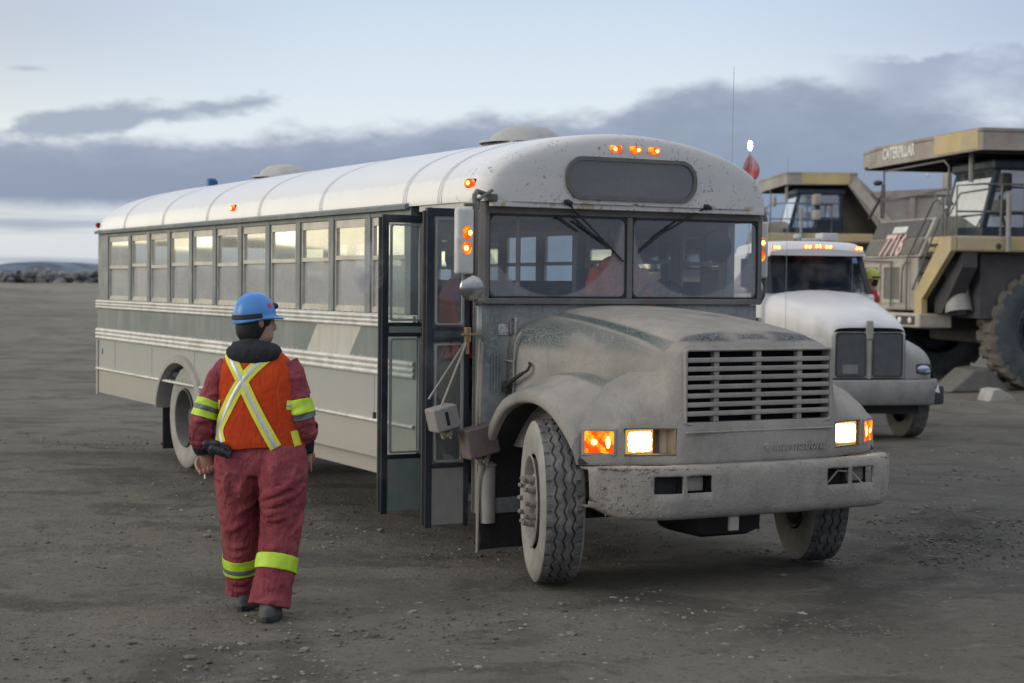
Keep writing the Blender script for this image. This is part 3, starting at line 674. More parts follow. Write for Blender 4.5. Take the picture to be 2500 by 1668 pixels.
# ---- windscreen frame
b = MB(); 
b.box(-.86, -.775, -1.13, 1.13, 2.365, 2.445); b.box(-.86, -.77, -1.14, 1.14, 1.755, 1.795)
for s in (-1, 1): b.prism([(-.86, s*1.165), (-.80, s*1.165), (-.775, s*1.145), (-.775, s*1.112), (-.86, s*1.112)][::s], 'z', 1.757, 2.443)
b.box(-.835, -.772, -.022, .022, 1.796, 2.364)
fr_ = b.build('windscreen_frame', m_mud('muddy_frame', base=(.15, .145, .14), grain=.3), bus, bevel=.006)
b = MB(); 
for s in (-1, 1):
    ring('rubber_seal', rrect(s*.569-.55, s*.569+.55, 1.796, 2.364, .05), rrect(s*.569-.536, s*.569+.536, 1.81, 2.35, .045), -.80, -.779, M['black'], fr_)
    rr_ = rrect(s*.569-.543, s*.569+.543, 1.80, 2.36, .045); MB().add([(-.791, *p) for p in rr_], [tuple(range(len(rr_)))]).build('windscreen', M['windshield'], bus, weld=False)
# ---- cowl below the windscreen
b = MB(); yy = 1.165
pl = [(-.90, -yy), (-.86, -yy-.0), (-.815, -yy+.04), (-.80, -yy+.09), (-.80, yy-.09), (-.815, yy-.04), (-.86, yy), (-.90, yy)]
rows = [[(x, y, z) for x, y in pl] for z in (.34, 1.0, 1.4, 1.752)]
b.loft(rows); b.build('cowl', M['cowl'], bus, smooth=True, ang=50)
b = MB(); 
for k in range(4): b.rbox(-.795, -.79, -1.085+k*.022, -1.075+k*.022, 1.16, 1.43, .002)
b.rbox(-.80, -.786, -.83-.14, -.98+.03, 1.56, 1.57, .002); b.build('vent_slots', M['cowl'], bus)
b = MB(); b.rbox(-.80, -.792, -1.03, -.955, 1.545, 1.62, .003); b.build('sticker', simple('faded_sticker', (.34, .34, .33), .8, var=.4, scale=40), bus)
b = MB(); b.tube([(-.80, -.915, 1.655), (-.76, -.915, 1.66), (-.755, -.915, 1.64), (-.758, -.915, 1.56)], .010, 8); b.rbox(-.80, -.785, -.945, -.925, 1.55, 1.645, .004); b.build('grab_handle', M['steel'], bus)
MB().revolve([(.28, .001), (.28, .055), (.66, .055), (.665, .062), (.68, .062), (.685, .05), (.80, .05), (.80, .001)], 20, 'z', Matrix.Translation((-.80, -1.10, 0))).build('canister', M['tyre_dusty'], bus, smooth=True)
b = MB(); b.tube([(-.79, -1.165, 1.0), (-.79, -1.16, 1.50)], .012, 6); b.tube([(-.80, -1.155, .86), (-.81, -1.165, 1.52)], .009, 6); b.build('door_post_pipe', M['tyre_dusty'], bus)
M['brass'] = simple('tarnished_brass', (.28, .20, .10), .5, .5)
b = MB(); b.rbox(-.81, -.775, -1.285, -1.245, 1.50, 1.60, .004); b.rbox(-.80, -.77, -1.31, -1.215, 1.545, 1.56, .003); b.rbox(-.80, -.775, -1.275, -1.258, 1.42, 1.60, .003); b.rbox(-.83, -.79, -1.26, -1.16, 1.545, 1.56, .003); b.build('hinge_bracket', M['brass'], bus)
b = MB(); b.tube([(-.80, -1.275, 1.50), (-.86, -1.515, 1.12)], .008, 6); b.build('stay_rod', M['steel'], bus)
# ---- door leaves
def door(xp, y0, y1, zb, zt, lab, wins, lower):
    """plate standing straight out from the side, seen face on from the front"""
    t = .02; d = MB(); yb = y0+(y1-y0)*.12
    (a0, a1), (c0, c1) = wins; e = .045
    lo, hi = min(y0, y1), max(y0, y1); ed = .05
    d.box(xp-t, xp+t, lo, lo+ed, zb, zt); d.box(xp-t, xp+t, hi-.04, hi, zb, zt)
    d.box(xp-t, xp+t, lo+ed, hi-.04, a1, zt); d.box(xp-t, xp+t, lo+ed, hi-.04, c1+.0, a0)
    d.box(xp-t, xp+t, lo+ed, hi-.04, c0-.03, c0)
    D = d.build('door_leaf', M['blackp'], bus, bevel=.005); D['label'] = lab
    p = MB(); p.box(xp-t*.8, xp+t*.8, lo+.015, hi-.01, zb+.02, c0-.03); p.build('lower_panel', lower, D)
    p = MB(); p.box(xp+t, xp+t+.003, lo+.055, hi-.045, c1+.028, a0-.028); p.build('centre_panel', M['teal'] if lower is M['teal'] else M['dgreen'], D)
    for z0, z1 in wins:
        ring('door_window', rrect(lo+ed+.012, hi-.052, z0+.012, z1-.012, .02), rrect(lo+ed+.024, hi-.064, z0+.024, z1-.024, .016), xp+t-.01, xp+t+.012, M['alu2'], D)
        MB().add([(xp+.01, lo+.05, z0), (xp+.01, hi-.05, z0), (xp+.01, hi-.05, z1), (xp+.01, lo+.05, z1)], [(0, 1, 2, 3)]).build('pane', M['glass_door'], D, weld=False)
    p = MB(); p.tube([(xp-.01, (lo if y0 < y1 else lo)+.0, zb+.02), (xp-.01, lo, zt-.02)], .018, 6); p.build('rubber_edge', M['black'], D)
    return D
M['alu2'] = simple('door_window_trim', (.26, .27, .27), .5, .1); M['grey_skin'] = m_mud('muddy_door_panel', base=(.235, .23, .22), grain=.2)
door(-1.67, -1.505, -1.155, .25, 2.375, 'rear leaf of the open door, green-grey lower panel', ((1.61, 2.32), (.67, 1.51)), M['teal'])
door(-.925, -1.515, -1.19, .25, 2.395, 'front leaf of the open door, muddy lower panel', ((1.60, 2.34), (.68, 1.50)), M['grey_skin'])
# ---- hood
K = 10
HS = {-.82: [(.975, .80), (.972, 1.10), (.965, 1.33), (.955, 1.47), (.91, 1.575), (.81, 1.635), (.67, 1.662), (.56, 1.69), (.48, 1.722), (.25, 1.745), (0, 1.75)],
      -.45: [(.91, .80), (.905, 1.10), (.90, 1.31), (.89, 1.44), (.85, 1.545), (.75, 1.61), (.63, 1.64), (.545, 1.672), (.475, 1.705), (.25, 1.728), (0, 1.733)],
      0.0: [(.80, .80), (.79, 1.10), (.785, 1.28), (.785, 1.40), (.75, 1.505), (.67, 1.57), (.585, 1.60), (.53, 1.635), (.465, 1.668), (.25, 1.692), (0, 1.698)],
      .40: [(.69, .80), (.68, 1.10), (.672, 1.26), (.672, 1.37), (.65, 1.46), (.60, 1.525), (.55, 1.558), (.51, 1.588), (.45, 1.62), (.25, 1.643), (0, 1.65)],
      .60: [(.645, .80), (.64, 1.10), (.63, 1.25), (.628, 1.35), (.612, 1.44), (.58, 1.50), (.54, 1.532), (.50, 1.558), (.44, 1.585), (.25, 1.605), (0, 1.612)],
      .64: [(.60, .80), (.60, 1.10), (.60, 1.24), (.598, 1.34), (.58, 1.42), (.55, 1.485), (.515, 1.515), (.475, 1.54), (.42, 1.565), (.25, 1.585), (0, 1.592)]}
rows = []
for x in sorted(HS):
    q = HS[x]; rows.append([(x, -a, c) for a, c in q]+[(x, a, c) for a, c in q[-2::-1]])
A = cr(cr(np.array(rows), 6, 0), 4, 1)
hood = MB().loft(A).build('hood', M['hood'], bus, smooth=True, ang=70)
# recess line where the hood side steps in behind, seam + strap latch
for s in (-1, 1):
    b = MB(); b.tube([(-.70, s*.962, 1.0), (-.70, s*.962, 1.36), (-.69, s*.955, 1.50), (-.66, s*.925, 1.57)], .006, 6); b.tube([(-.80, s*.974, 1.375), (-.70, s*.965, 1.37)], .006, 5)
    b.build('hood_seam', M['fender'], hood)
b = MB(); b.tube([(-.74, -1.0, 1.20), (-.66, -.995, 1.245), (-.55, -.975, 1.30)], [.014, .016, .012], 8); b.tube([(-.55, -.975, 1.30), (-.52, -.955, 1.32), (-.515, -.94, 1.35), (-.54, -.93, 1.37)], .010, 6); b.rbox(-.78, -.72, -1.01, -.975, 1.16, 1.21, .008); b.rbox(-.76, -.71, -1.02, -.99, 1.19, 1.24, .008)
b.build('hood_strap', M['chassis'], hood, smooth=True)
# grille and nose: one skin from lamp to lamp, with the grille opening and two lamp pockets left out
YC = [0, .18, .36, .55, .62, .68, .76, .84, .905, .95, 1.05, 1.135]
def rowz(z, xs_, ys_=None): return [(x, y, z) for x, y in zip(xs_, ys_ or YC)]
low_ = [.775, .774, .769, .754, .728, .694, .660, .636, .618, .597, .545, .475]
NR = [rowz(.795, [v-.02 for v in low_]), rowz(.802, low_), rowz(.865, [v+.003 for v in low_]), rowz(.94, [v+.003 for v in low_]), rowz(1.018, low_),
      rowz(1.055, [.768, .767, .764, .750, .724, .69, .655, .625, .60, .575, .515, .455], YC[:10]+[1.035, 1.11]),
      rowz(1.12, [.766, .765, .762, .748, .720, .685, .64, .60, .565, .53, .475, .42], YC[:4]+[.612, .66, .72, .79, .86, .92, 1.0, 1.07]),
      rowz(1.20, [.763, .762, .76, .746, .718, .68, .63, .58, .53, .48, .43, .39], YC[:4]+[.606, .642, .672, .71, .76, .82, .89, .955]),
      rowz(1.28, [.760, .76, .757, .744, .715, .675, .62, .56, .50, .44, .38, .33], YC[:4]+[.600, .630, .648, .665, .69, .73, .79, .86]),
      rowz(1.36, [.756, .756, .753, .741, .712, .67, .61, .55, .49, .43, .37, .32], YC[:4]+[.594, .618, .63, .64, .65, .66, .67, .68]),
      rowz(1.44, [.750, .75, .747, .735, .705, .66, .60, .54, .48, .42, .36, .31], YC[:4]+[.582, .602, .61, .617, .624, .631, .638, .645]),
      rowz(1.492, [.742, .742, .738, .722, .695, .655, .60, .54, .48, .42, .36, .31], YC[:4]+[.570, .582, .59, .597, .603, .61, .615, .62]),
      rowz(1.535, [.722, .722, .715, .690, .668, .64, .60, .54, .48, .42, .36, .31], [0, .18, .35, .50, .52, .532, .54, .547, .553, .56, .565, .57]),
      rowz(1.572, [.690, .690, .680, .655, .640, .62, .59, .54, .48, .42, .36, .31], [0, .18, .33, .43, .45, .462, .47, .477, .483, .49, .495, .50]),
      rowz(1.592, [.645, .645, .640, .620, .61, .60, .58, .54, .48, .42, .36, .31], [0, .17, .30, .37, .38, .385, .39, .395, .40, .405, .41, .415])]
NA = np.array(NR); NU, NV = 3, 3
NA = cr(cr(NA, NU, 0), NV, 1)
Rn, Kn = NA.shape[:2]
for s in (-1, 1):
    b = MB(); A = NA.copy(); A[..., 1] *= s; b.v = A.reshape(-1, 3).tolist()
    for i in range(Rn-1):
        for j in range(Kn-1):
            if 5*NU <= i < 11*NU and j < 3*NV: continue
            if 2*NU <= i < 4*NU and 4*NV <= j < 8*NV: continue
            b.f.append((i*Kn+j, (i+1)*Kn+j, (i+1)*Kn+j+1, i*Kn+j+1)); b.mi.append(0)
    if s < 0: nb_ = b
    else:
        o_ = len(nb_.v); nb_.v += b.v; nb_.f += [tuple(o_+q for q in f) for f in b.f]; nb_.mi += b.mi
MB().prism([(-.15, 1.556), (-.02, 1.562), (.09, 1.556), (.06, 1.59), (-.02, 1.598), (-.12, 1.59)], 'x', .70, .705) if False else None
nose = nb_.build('nose', M['nose'], bus, smooth=True, ang=70)
grl = ring('grille', rrect(-.568, .568, 1.038, 1.508, .03), rrect(-.548, .548, 1.056, 1.491, .012), .66, .757, M['mud'], bus)
gb = grl.modifiers.new('bevel', 'BEVEL'); gb.width = .007; gb.segments = 2; gb.limit_method = 'ANGLE'
for k in range(1, 8):
    z = 1.055+.437*k/8; MB().rbox(.705, .752, -.548, .548, z-.0150, z+.0150, .007).build('slat', M['mud'], grl)
for y in (-.325, -.005, .315): MB().rbox(.695, .742, y-.020, y+.020, 1.056, 1.491, .006).build('grille_bar', M['mud'], grl)
MB().box(.60, .62, -.56, .56, 1.02, 1.52).build('radiator', M['grille_dark'], grl)
MB().rbox(.765, .780, -.57, .57, .992, 1.004, .005).build('panel_crease', M['mud'], nose)
txt('script_emblem', 'International', .085, M['mud'], nose, (.779, .30, .893), (PI/2, 0, PI/2), .003, 1.0, .35, .001)
b = MB(); b.add([(.777, .01, .905), (.777, .035, .925), (.777, .06, .905), (.777, .035, .86), (.787, .02, .905), (.787, .035, .915), (.787, .05, .905), (.787, .035, .875)], [(4, 5, 6, 7), (0, 1, 5, 4), (1, 2, 6, 5), (2, 3, 7, 6), (3, 0, 4, 7)]); b.build('badge', M['mud'], nose)
# fenders
FS = [  # lip(x,z), flare(x,z), crown(x,y,z), inner(x,y,z)
 ((-.80, .42), (-.84, .44), (-.86, 1.12, .45), (-.86, .90, .46)), ((-.775, .60), (-.815, .62), (-.835, 1.11, .64), (-.84, .90, .66)),
 ((-.70, .78), (-.745, .81), (-.77, 1.10, .84), (-.79, .90, .88)), ((-.52, 1.01), (-.55, 1.05), (-.575, 1.09, 1.10), (-.60, .88, 1.16)),
 ((-.32, 1.11), (-.335, 1.155), (-.35, 1.08, 1.205), (-.36, .86, 1.28)), ((-.08, 1.138), (-.08, 1.188), (-.08, 1.075, 1.245), (-.07, .80, 1.315)),
 ((.13, 1.09), (.15, 1.145), (.17, 1.075, 1.215), (.19, .735, 1.295)), ((.29, 1.00), (.305, 1.05), (.315, 1.06, 1.16), (.325, .80, 1.285)),
 ((.38, .93), (.385, .985), (.385, 1.085, 1.10), (.385, .90, 1.195)), ((.44, .87), (.445, .91), (.45, 1.125, .985), (.45, 1.08, 1.07))]
for s in (-1, 1):
    rows = []
    for (ax, az), (bx, bz), (cx, cy, cz), (dx, dy, dz) in FS:
        mx, my, mz = (cx+dx)/2, (cy+dy)/2, (cz+dz)/2+.018
        rows.append([(ax, s*1.12, az-.005), (ax, s*1.165, az), (bx*.6+ax*.4, s*1.178, bz*.6+az*.4), ((bx+cx)/2, s*1.155, (bz+cz)/2+.006), (cx, s*cy, cz), (mx, s*my, mz), (dx, s*(dy), dz+.012), (dx+.0, s*(dy-.05), dz-.02)])
    A = cr(cr(np.array(rows), 5, 0), 3, 1); b = MB(); b.loft(A)
    e = np.array(rows[-1]); lw = e.copy(); lw[:, 2] = .80; lw[:, 0] = (.46, .465, .468, .472, .476, .47, .46, .45); lw[:, 1] = [s*v for v in (1.12, 1.155, 1.16, 1.15, 1.135, 1.12, 1.10, 1.05)]
    md = (e+lw)/2; md[:, 0] = lw[:, 0]*.6+e[:, 0]*.4; b.loft(cr(np.array([e, md, lw]), 2, 0))
    fd = b.build('fender', M['fender'], bus, smooth=True, ang=55)
    # inner liner
    lr = []
    for (ax, az), *_ in FS + [((.505, .79), 0)]:
        lr.append([(ax, s*1.15, az-.006), (ax*1.0, s*1.13, az+.02), (ax, s*.75, az+.03), (ax*.95, s*.62, az-.02)])
    MB().loft(cr(np.array(lr), 3, 0)).build('wheel_well', M['mud_recess_dark'], fd, smooth=True)
    b = MB(); rr = []
    r_ = random.Random(5)
    for z in np.linspace(.10, .95, 12): rr.append([(-.80+.02*math.sin(z*9)+(z-.5)*.06*(z > .5), s*(1.165+.008*math.sin(z*23)-(.03 if z > .6 else 0)*0), z), (-.815, s*1.0, z), (-.80, s*.72, z)])
    rr2 = [[(x-.014, y, z) for x, y, z in q] for q in rr]
    b.loft(rr); b.loft(rr2); b.loft([[q[0] for q in rr], [q[0] for q in rr2]]); b.build('mud_flap', M['mud_recess_dark'], bus, smooth=True)
    MB().tube([(-.805, s*1.172, .08), (-.79, s*1.178, .3), (-.80, s*1.17, .46), (-.79, s*1.168, .60)], [.008, .011, .013, .012], 6).build('flap_edge', M['mud'], bus, smooth=True)
    # lamp group
    L = ring('lamp_bezel', rrect(s*.845-.30, s*.845+.30, .862, 1.022, .018), rrect(s*.845-.292, s*.845+.292, .870, 1.014, .012), .545, .572, M['mud'], nose) if False else None
M['pocket'] = m_mud('lamp_pocket_mud', base=(.13, .115, .095), grain=.5)
# headlamp pockets with the lamp set back in them, turn lamp outboard on the swept corner
for s in (-1, 1):
    def bx(x0, x1, ya, yb, za, zb, q): q.box(x0, x1, min(s*ya, s*yb), max(s*ya, s*yb), za, zb)
    q = MB(); bx(.585, .595, .61, .915, .85, 1.03, q); bx(.585, .735, .61, .618, .865, 1.018, q); bx(.585, .618, .907, .915, .865, 1.018, q)
    for za, zb in ((.857, .865), (1.018, 1.026)): q.prism([(.585, s*.61), (.738, s*.61), (.700, s*.68), (.665, s*.76), (.642, s*.84), (.622, s*.915), (.585, s*.915)][::-s], 'z', za, zb)
    pk = q.build('lamp_pocket', M['pocket'], bus, bevel=.002)
    hl = MB().rbox(.596, .612, min(s*.70, s*.893), max(s*.70, s*.893), .868, 1.014, .006).build('headlamp', M['head_edge'], bus)
    rn = random.Random(6); pts = []
    for k in range(48):
        a = 2*PI*k/48; c_, s_ = math.cos(a), math.sin(a); rr_ = (abs(c_)**7+abs(s_)**7)**(-1/7)*rn.uniform(.93, 1.03); pts.append((s*.797+c_*rr_*.085, .941+s_*rr_*.062))
    MB().prism(pts, 'x', .611, .616).build('bright_lens', M['head'], hl)
    ax = (.597+.475)/2; ay = (.95+1.135)/2; an = math.atan2(.597-.475, 1.135-.95)
    T = Matrix.Translation((ax+.002, s*ay, .941)) @ Matrix.Rotation(s*an, 4, 'Z')
    MB().rbox(-.02, .010, -.104, .104, -.084, .084, .006).build('lamp_bezel', M['mud'], bus, M=T)
    tl = MB().rbox(-.02, .014, -.092, .092, -.070, .070, .012).build('turn_lamp', M['amber_tl'], bus, M=T)
    for dy, rz_, ry_ in ((-.03, .020, .022), (.055, .042, .016)): MB().ball((.011, s*-dy, .0), (.007, ry_, rz_), 10).build('bulb', M['amber_core'], tl, smooth=True)
# ---- bumper with fog-lamp openings
def bump_x(y): a = abs(y)*1.02; return .92-.012*(a/.6)**2 if a < .75 else .906-.32*((a-.75)/.44)**1.8*.86
holes_y = [(-.855, -.695), (-.645, -.49), (.405, .565), (.61, .77)]
ys = sorted(set(list(np.round(np.linspace(-1.185, 1.185, 80), 4))+[a for h in holes_y for a in h])); zs_ = [(-.11, .795), (-.02, .797), (-.004, .785), (0, .765), (.004, .752), (.006, .70), (.006, .652), (.004, .60), (.0, .55), (-.008, .52), (-.025, .505), (-.10, .505)]
rows = []
for y in ys:
    k = S((abs(y)-.98)/.2)
    rows.append([(bump_x(y)+dx, y*.972, .65+(z-.65)*(1-.10*k)+(.0) + (.05*k*k if z < .6 else 0)) for dx, z in zs_])
rows = np.array(rows); b = MB(); base = 0; R, Kz = rows.shape[:2]; V = rows.reshape(-1, 3)
rn = random.Random(2)
VV = []
for i, v in enumerate(V):
    p = Vector(v); k = noise.noise(p*38)*.006+noise.noise(p*11)*.004; VV.append((v[0]+k, v[1], v[2]+k*.4))
fs = []
for i in range(R-1):
    for j in range(Kz-1):
        ym = (rows[i][0][1]+rows[i+1][0][1])/2
        if any(a < ym < c for a, c in holes_y) and j in (4, 5): continue
        fs.append((i*Kz+j, (i+1)*Kz+j, (i+1)*Kz+j+1, i*Kz+j+1))
b.add(VV, fs)
bp_ = b.build('front_bumper', M['mud_crust'], bus, smooth=True, ang=60, weld=False)
so = bp_.modifiers.new('thick', 'SOLIDIFY'); so.thickness = .014; so.offset = 1
for (a, c) in holes_y: MB().rbox(.80, .83, a-.02, c+.02, .64, .765, .004).build('fog_lamp_recess', M['mud_recess_dark'], bp_)  # dark backing stands in for the shade inside each opening
for x_, y_ in ((.845, -.57), (.825, .69)): MB().rbox(x_-.02, x_+.02, y_-.07, y_+.07, .655, .748, .012).build('fog_lamp', M['mud'], bp_, smooth=True)
b = MB(); b.tube([(.87, .45, .66), (.89, .51, .735), (.915, .60, .725), (.915, .70, .64)], .007, 6); b.build('loose_wire', M['tyre_dusty'], bp_, smooth=True)
b = MB(); b.rbox(.86, .885, -.315, -.245, .40, .52, .006); b.build('tow_plate', M['tyre_dusty'], bp_)
# mud lumps crusted on the bumper
b = MB(); rn = random.Random(8)
for i in range(520):
    y = -1.12+.5*rn.random()**1.3 if rn.random() < .6 else rn.uniform(-1.1, 1.1); z = rn.uniform(.52, .79) if rn.random() < .5 else rn.uniform(.795, .802)
    x = bump_x(y)+.004-(rn.uniform(.0, .03) if z > .79 else 0); r = .003+.007*rn.random()**2
    if any(a-.02 < y < c+.02 for a, c in holes_y) and .64 < z < .765: continue
    b.add([(x+v.x*r*.7, y+v.y*r*rn.uniform(.7, 1.4), z+v.z*r*rn.uniform(.7, 1.4)) for v in IV], IF)
o = b.build('mud_lumps', M['mud_crust'], bp_, smooth=True, weld=False, ang=80); o['kind'] = 'stuff'
# ---- chassis
b = MB(); b.box(-10.3, .86, -.46, -.38, .55, .80); b.box(-10.3, .86, .38, .46, .55, .80); b.rbox(-.06, .06, -.85, .85, .40, .52, .02)
b.rbox(-.55, .35, -.30, .30, .36, .80, .08); b.rbox(-.1, .45, -.25, .28, .28, .55, .09); b.rbox(.55, .78, -.55, .55, .48, .80, .03); b.tube([(-7.3, -.9, .52), (-7.3, .9, .52)], .07, 10); b.ball((-7.3, 0, .52), (.2, .2, .2), 12)
b.box(-6.2, -4.6, .5, 1.0, .45, .85); b.box(-1.6, -.9, -.7, .9, .5, .88); b.tube([(-6.9, .1, .5), (-1.5, .1, .62)], .05, 8); b.box(XR, -1.75, -1.05, 1.05, .84, .895)
b.tube([(-.3, -.6, .4), (.1, -.78, .45), (.35, -.7, .5)], .03, 8); b.tube([(.5, -.6, .55), (.42, .6, .45)], .028, 8)
b.build('chassis', M['chassis'], bus, smooth=True, ang=40)
# ---- wheels
def zig(t, n, amp): u = (t*n/(2*PI)) % 1; return amp*(4*abs(u-.5)-1)
def make_tyre(name, mats, parent, R=.52, W=.255, n=420, Mx=None, far=False):
    if far: n = 72
    side = [(-.5*W+.012, .30), (-.5*W-.0, .36), (-.5*W-.012, .42), (-.5*W-.006, .47), (-.5*W+.006, .495), (-.5*W+.014, R-.012)]
    tr = list(np.linspace(-.5*W+.024, .5*W-.024, 9 if far else 62))
    other = [(-a, r) for a, r in side[::-1]]
    prof0 = side; rows = []; b = MB()
    for i in range(n):
        t = 2*PI*i/n; row = [(a, r) for a, r in side]
        for a in tr:
            r = R - .9*(a/W)**2*.06
            if not far:
                for k, c in enumerate((-.055, -.001, .053)):
                    d = abs(a-(c+zig(t, 34, .010)))
                    if d < .005: r -= .016
                if abs(a) > .5*W-.048 and ((t*34/(2*PI)) % 1) < .22: r -= .010
                if abs(a) < .5*W-.03 and abs(((t*68/(2*PI)+a*6) % 1)-.5) > .47: r -= .004
            row.append((a, r))
        row += [(a, r) for a, r in other]
        rows.append([(r*math.cos(t), a, r*math.sin(t)) for a, r in row])
    A = np.array(rows); Kp = A.shape[1]; ns = len(side)
    vs = A.reshape(-1, 3).tolist(); b.v = vs
    for i in range(n):
        for j in range(Kp-1):
            b.f.append((i*Kp+j, ((i+1) % n)*Kp+j, ((i+1) % n)*Kp+j+1, i*Kp+j+1)); b.mi.append(0 if (j < ns-1 or j >= Kp-ns) else 1)
    return b.build(name, mats, parent, smooth=True, ang=50, weld=False, M=Mx)
T0 = None
def wheel_front(x, y, s, steer):
    """s: +1 outer side towards +y"""
    T = Matrix.Translation((x, y, .52)) @ Matrix.Rotation(steer, 4, 'Z') @ Matrix.Rotation(0 if s > 0 else PI, 4, 'Z')
    b = MB(); b.revolve([(.135, .295), (.142, .288), (.13, .275), (.06, .265), (.05, .24), (.085, .20), (.115, .17), (.122, .115), (.15, .11), (.165, .095), (.175, .06), (.176, .001)], 48)
    b.revolve([(-.13, .29), (-.12, .27), (.04, .262), (.05, .24)], 40); b.revolve([(-.05, .001), (-.05, .19), (-.11, .20), (-.12, .001)], 24)
    for k in range(5):
        a = 2*PI*k/5+.3; b.cur = 1; b.ball((.222*math.cos(a), .080, .222*math.sin(a)), (.028, .012, .028), 10)  # dark discs painted in place of shaded hand holes
    b.cur = 0
    w_ = b.build('wheel', [M['mud_crust'], M['mud_recess_dark']], bus, smooth=True, ang=40, M=T)
    for k in range(10):
        a = 2*PI*k/10; c = (.143*math.cos(a), .143*math.sin(a))
        q = MB(); q.revolve([(.118, .023), (.15, .022), (.156, .015), (.188, .013), (.19, .001)], 8); q.ball((.004, .158, .002), (.024, .030, .022), 7); q.ball((-.006, .185, .006), (.017, .018, .017), 6)
        q.build('lug_nut', M['mud_crust'], w_, smooth=True, M=Matrix.Translation((c[0], 0, c[1])))
    return w_, make_tyre
STEER = -.36
wR, _ = wheel_front(0, -1.06, -1, STEER); ty = make_tyre('tyre', [M['tyre_dusty'], M['tread']], wR)
wL, _ = wheel_front(0, 1.0, 1, STEER); o = ty.copy(); C.objects.link(o); o.parent = wL
M['hub_shade_mud'] = m_mud('shaded_hub_mud', base=(.12, .116, .108), grain=.8, gscale=50)  # mud tone darkened, shade of the deep rear dish put into it
def wheel_rear(y, s):
    T = Matrix.Translation((-7.30, y, .50-.10*0)) @ Matrix.Rotation(0 if s > 0 else PI, 4, 'Z')
    b = MB(); b.revolve([(.13, .295), (.14, .285), (.12, .27), (-.02, .262), (-.05, .24), (-.07, .12), (.02, .115), (.06, .09), (.06, .001)], 40)
    for k in range(5): a = 2*PI*k/5; b.ball((.19*math.cos(a), -.055, .19*math.sin(a)), (.035, .012, .035), 8)
    w_ = b.build('wheel', M['hub_shade_mud'], bus, smooth=True, M=T)
    return w_
tf = None
for s in (-1, 1):
    for y in (1.03, .72):
        w_ = wheel_rear(s*y, s)
        if tf is None: tf = make_tyre('tyre', [M['tyre_dusty'], M['tread']], w_, far=True)
        else: o = tf.copy(); C.objects.link(o); o.parent = w_
    b = MB(); b.box(-8.05, -8.03, min(s*.72, s*1.16), max(s*.72, s*1.16), .12, .62); b.build('mud_flap', M['chassis'], bus)
# ---- mirrors
M['chrome'] = simple('dusty_chrome', (.45, .45, .45), .22, .9, dirt=(.25, .24, .22), damt=.5, dscale=12); M['mirror_arm'] = simple('mirror_arm_mud', (.13, .125, .12), .8, bump=.4); M['mirror_shell'] = simple('white_mirror_shell', (.56, .56, .54), .5, dirt=(.3, .29, .26), dscale=7)
def mirror(s, dx, dy):
    """dx, dy shift the outer part: the driver's mirror hangs further back"""
    o = lambda x, y, z: (x+dx, s*(y+dy), z)
    b = MB(); r0 = (-.76+dx, s*1.10, 2.475) if dx == 0 else (-.80+dx, s*1.20, 2.46)
    b.tube([r0, o(-.72, 1.19, 2.49), o(-.66, 1.27, 2.50), o(-.62, 1.31, 2.47), o(-.60, 1.315, 2.40), o(-.60, 1.31, 2.1), o(-.60, 1.305, 1.82), o(-.62, 1.295, 1.775), o(-.70, 1.24, 1.76), (-.80+dx, s*1.17, 1.76)], .017, 8)
    if dx == 0: b.tube([(-.70, s*1.14, 2.51), (-.63, s*1.22, 2.48), (-.60, s*1.29, 2.44)], .013, 6); b.rbox(-.76, -.70, s*1.13-.04, s*1.13+.04, 2.44, 2.49, .01)
    iy = 1.398 if dx == 0 else 1.26
    for z in (2.41, 1.935): b.tube([o(-.60, 1.31, z), o(-.59, iy, z-.005)], .012, 6)
    b.build('mirror_arm', M['mirror_arm'], bus, smooth=True)
    T = Matrix.Translation(o(-.595, iy, 2.168)); T = T @ Matrix.Rotation(0 if dx == 0 else -.6, 4, 'Z')
    h = MB().rbox(-.03, .03, -.062, .062, -.217, .217, .018, seg=3).build('mirror_head', M['mirror_shell'], bus, smooth=True, M=T)
    MB().box(-.033, -.031, -.052, .052, -.2, .2).build('mirror_glass', M['mirror'], h)
    for z, dy_ in ((.055, -.02), (-.045, .012)):
        l = MB().ball((.030, .008, z), (.014, .034, .044), 14).build('signal_lamp', M['amber_tl'], h, smooth=True)
        MB().ball((.040, .008-dy_*.8, z), (.010, .016, .018), 8).build('bulb', M['amber_core'], l, smooth=True)
    MB().ball(o(-.60, 1.335 if dx == 0 else 1.25, 1.865), (.035, .088 if dx == 0 else .05, .088), 24).build('convex_mirror', M['chrome'], bus, smooth=True)
mirror(-1, 0, 0); mirror(1, -.62, .195)
# ---- wipers
def wiper(piv, bl0, bl1, arm_end):
    b = MB(); x = -.71
    b.ball((-.705, piv[0], piv[1]), (.025, .028, .022), 8); b.tube([(-.70, piv[0]-.03, piv[1]+.005), (-.695, piv[0]+.03, piv[1]-.01)], .014, 6); b.tube([(x, *piv), (-.725, piv[0]*.85+arm_end[0]*.15, piv[1]*.85+arm_end[1]*.15), (-.768, *arm_end)], [.015, .010, .006], 6)
    o = b.build('wiper', M['black'], bus)
    b = MB(); b.tube([(-.776, *bl0), (-.768, *arm_end), (-.776, *bl1)], [.006, .011, .006], 6); b.build('blade', M['black'], o)
wiper((-.552, 2.452), (-.475, 2.33), (-.055, 2.055), (-.20, 2.18)); wiper((.60, 2.455), (.34, 2.32), (.07, 2.12), (.22, 2.235))
b = MB(); b.tube([(-.77, -.60, 2.35), (-.765, -.57, 2.345), (-.775, -.42, 2.255)], [.012, .007, .005], 6); b.build('washer_arm', M['black'], bus)
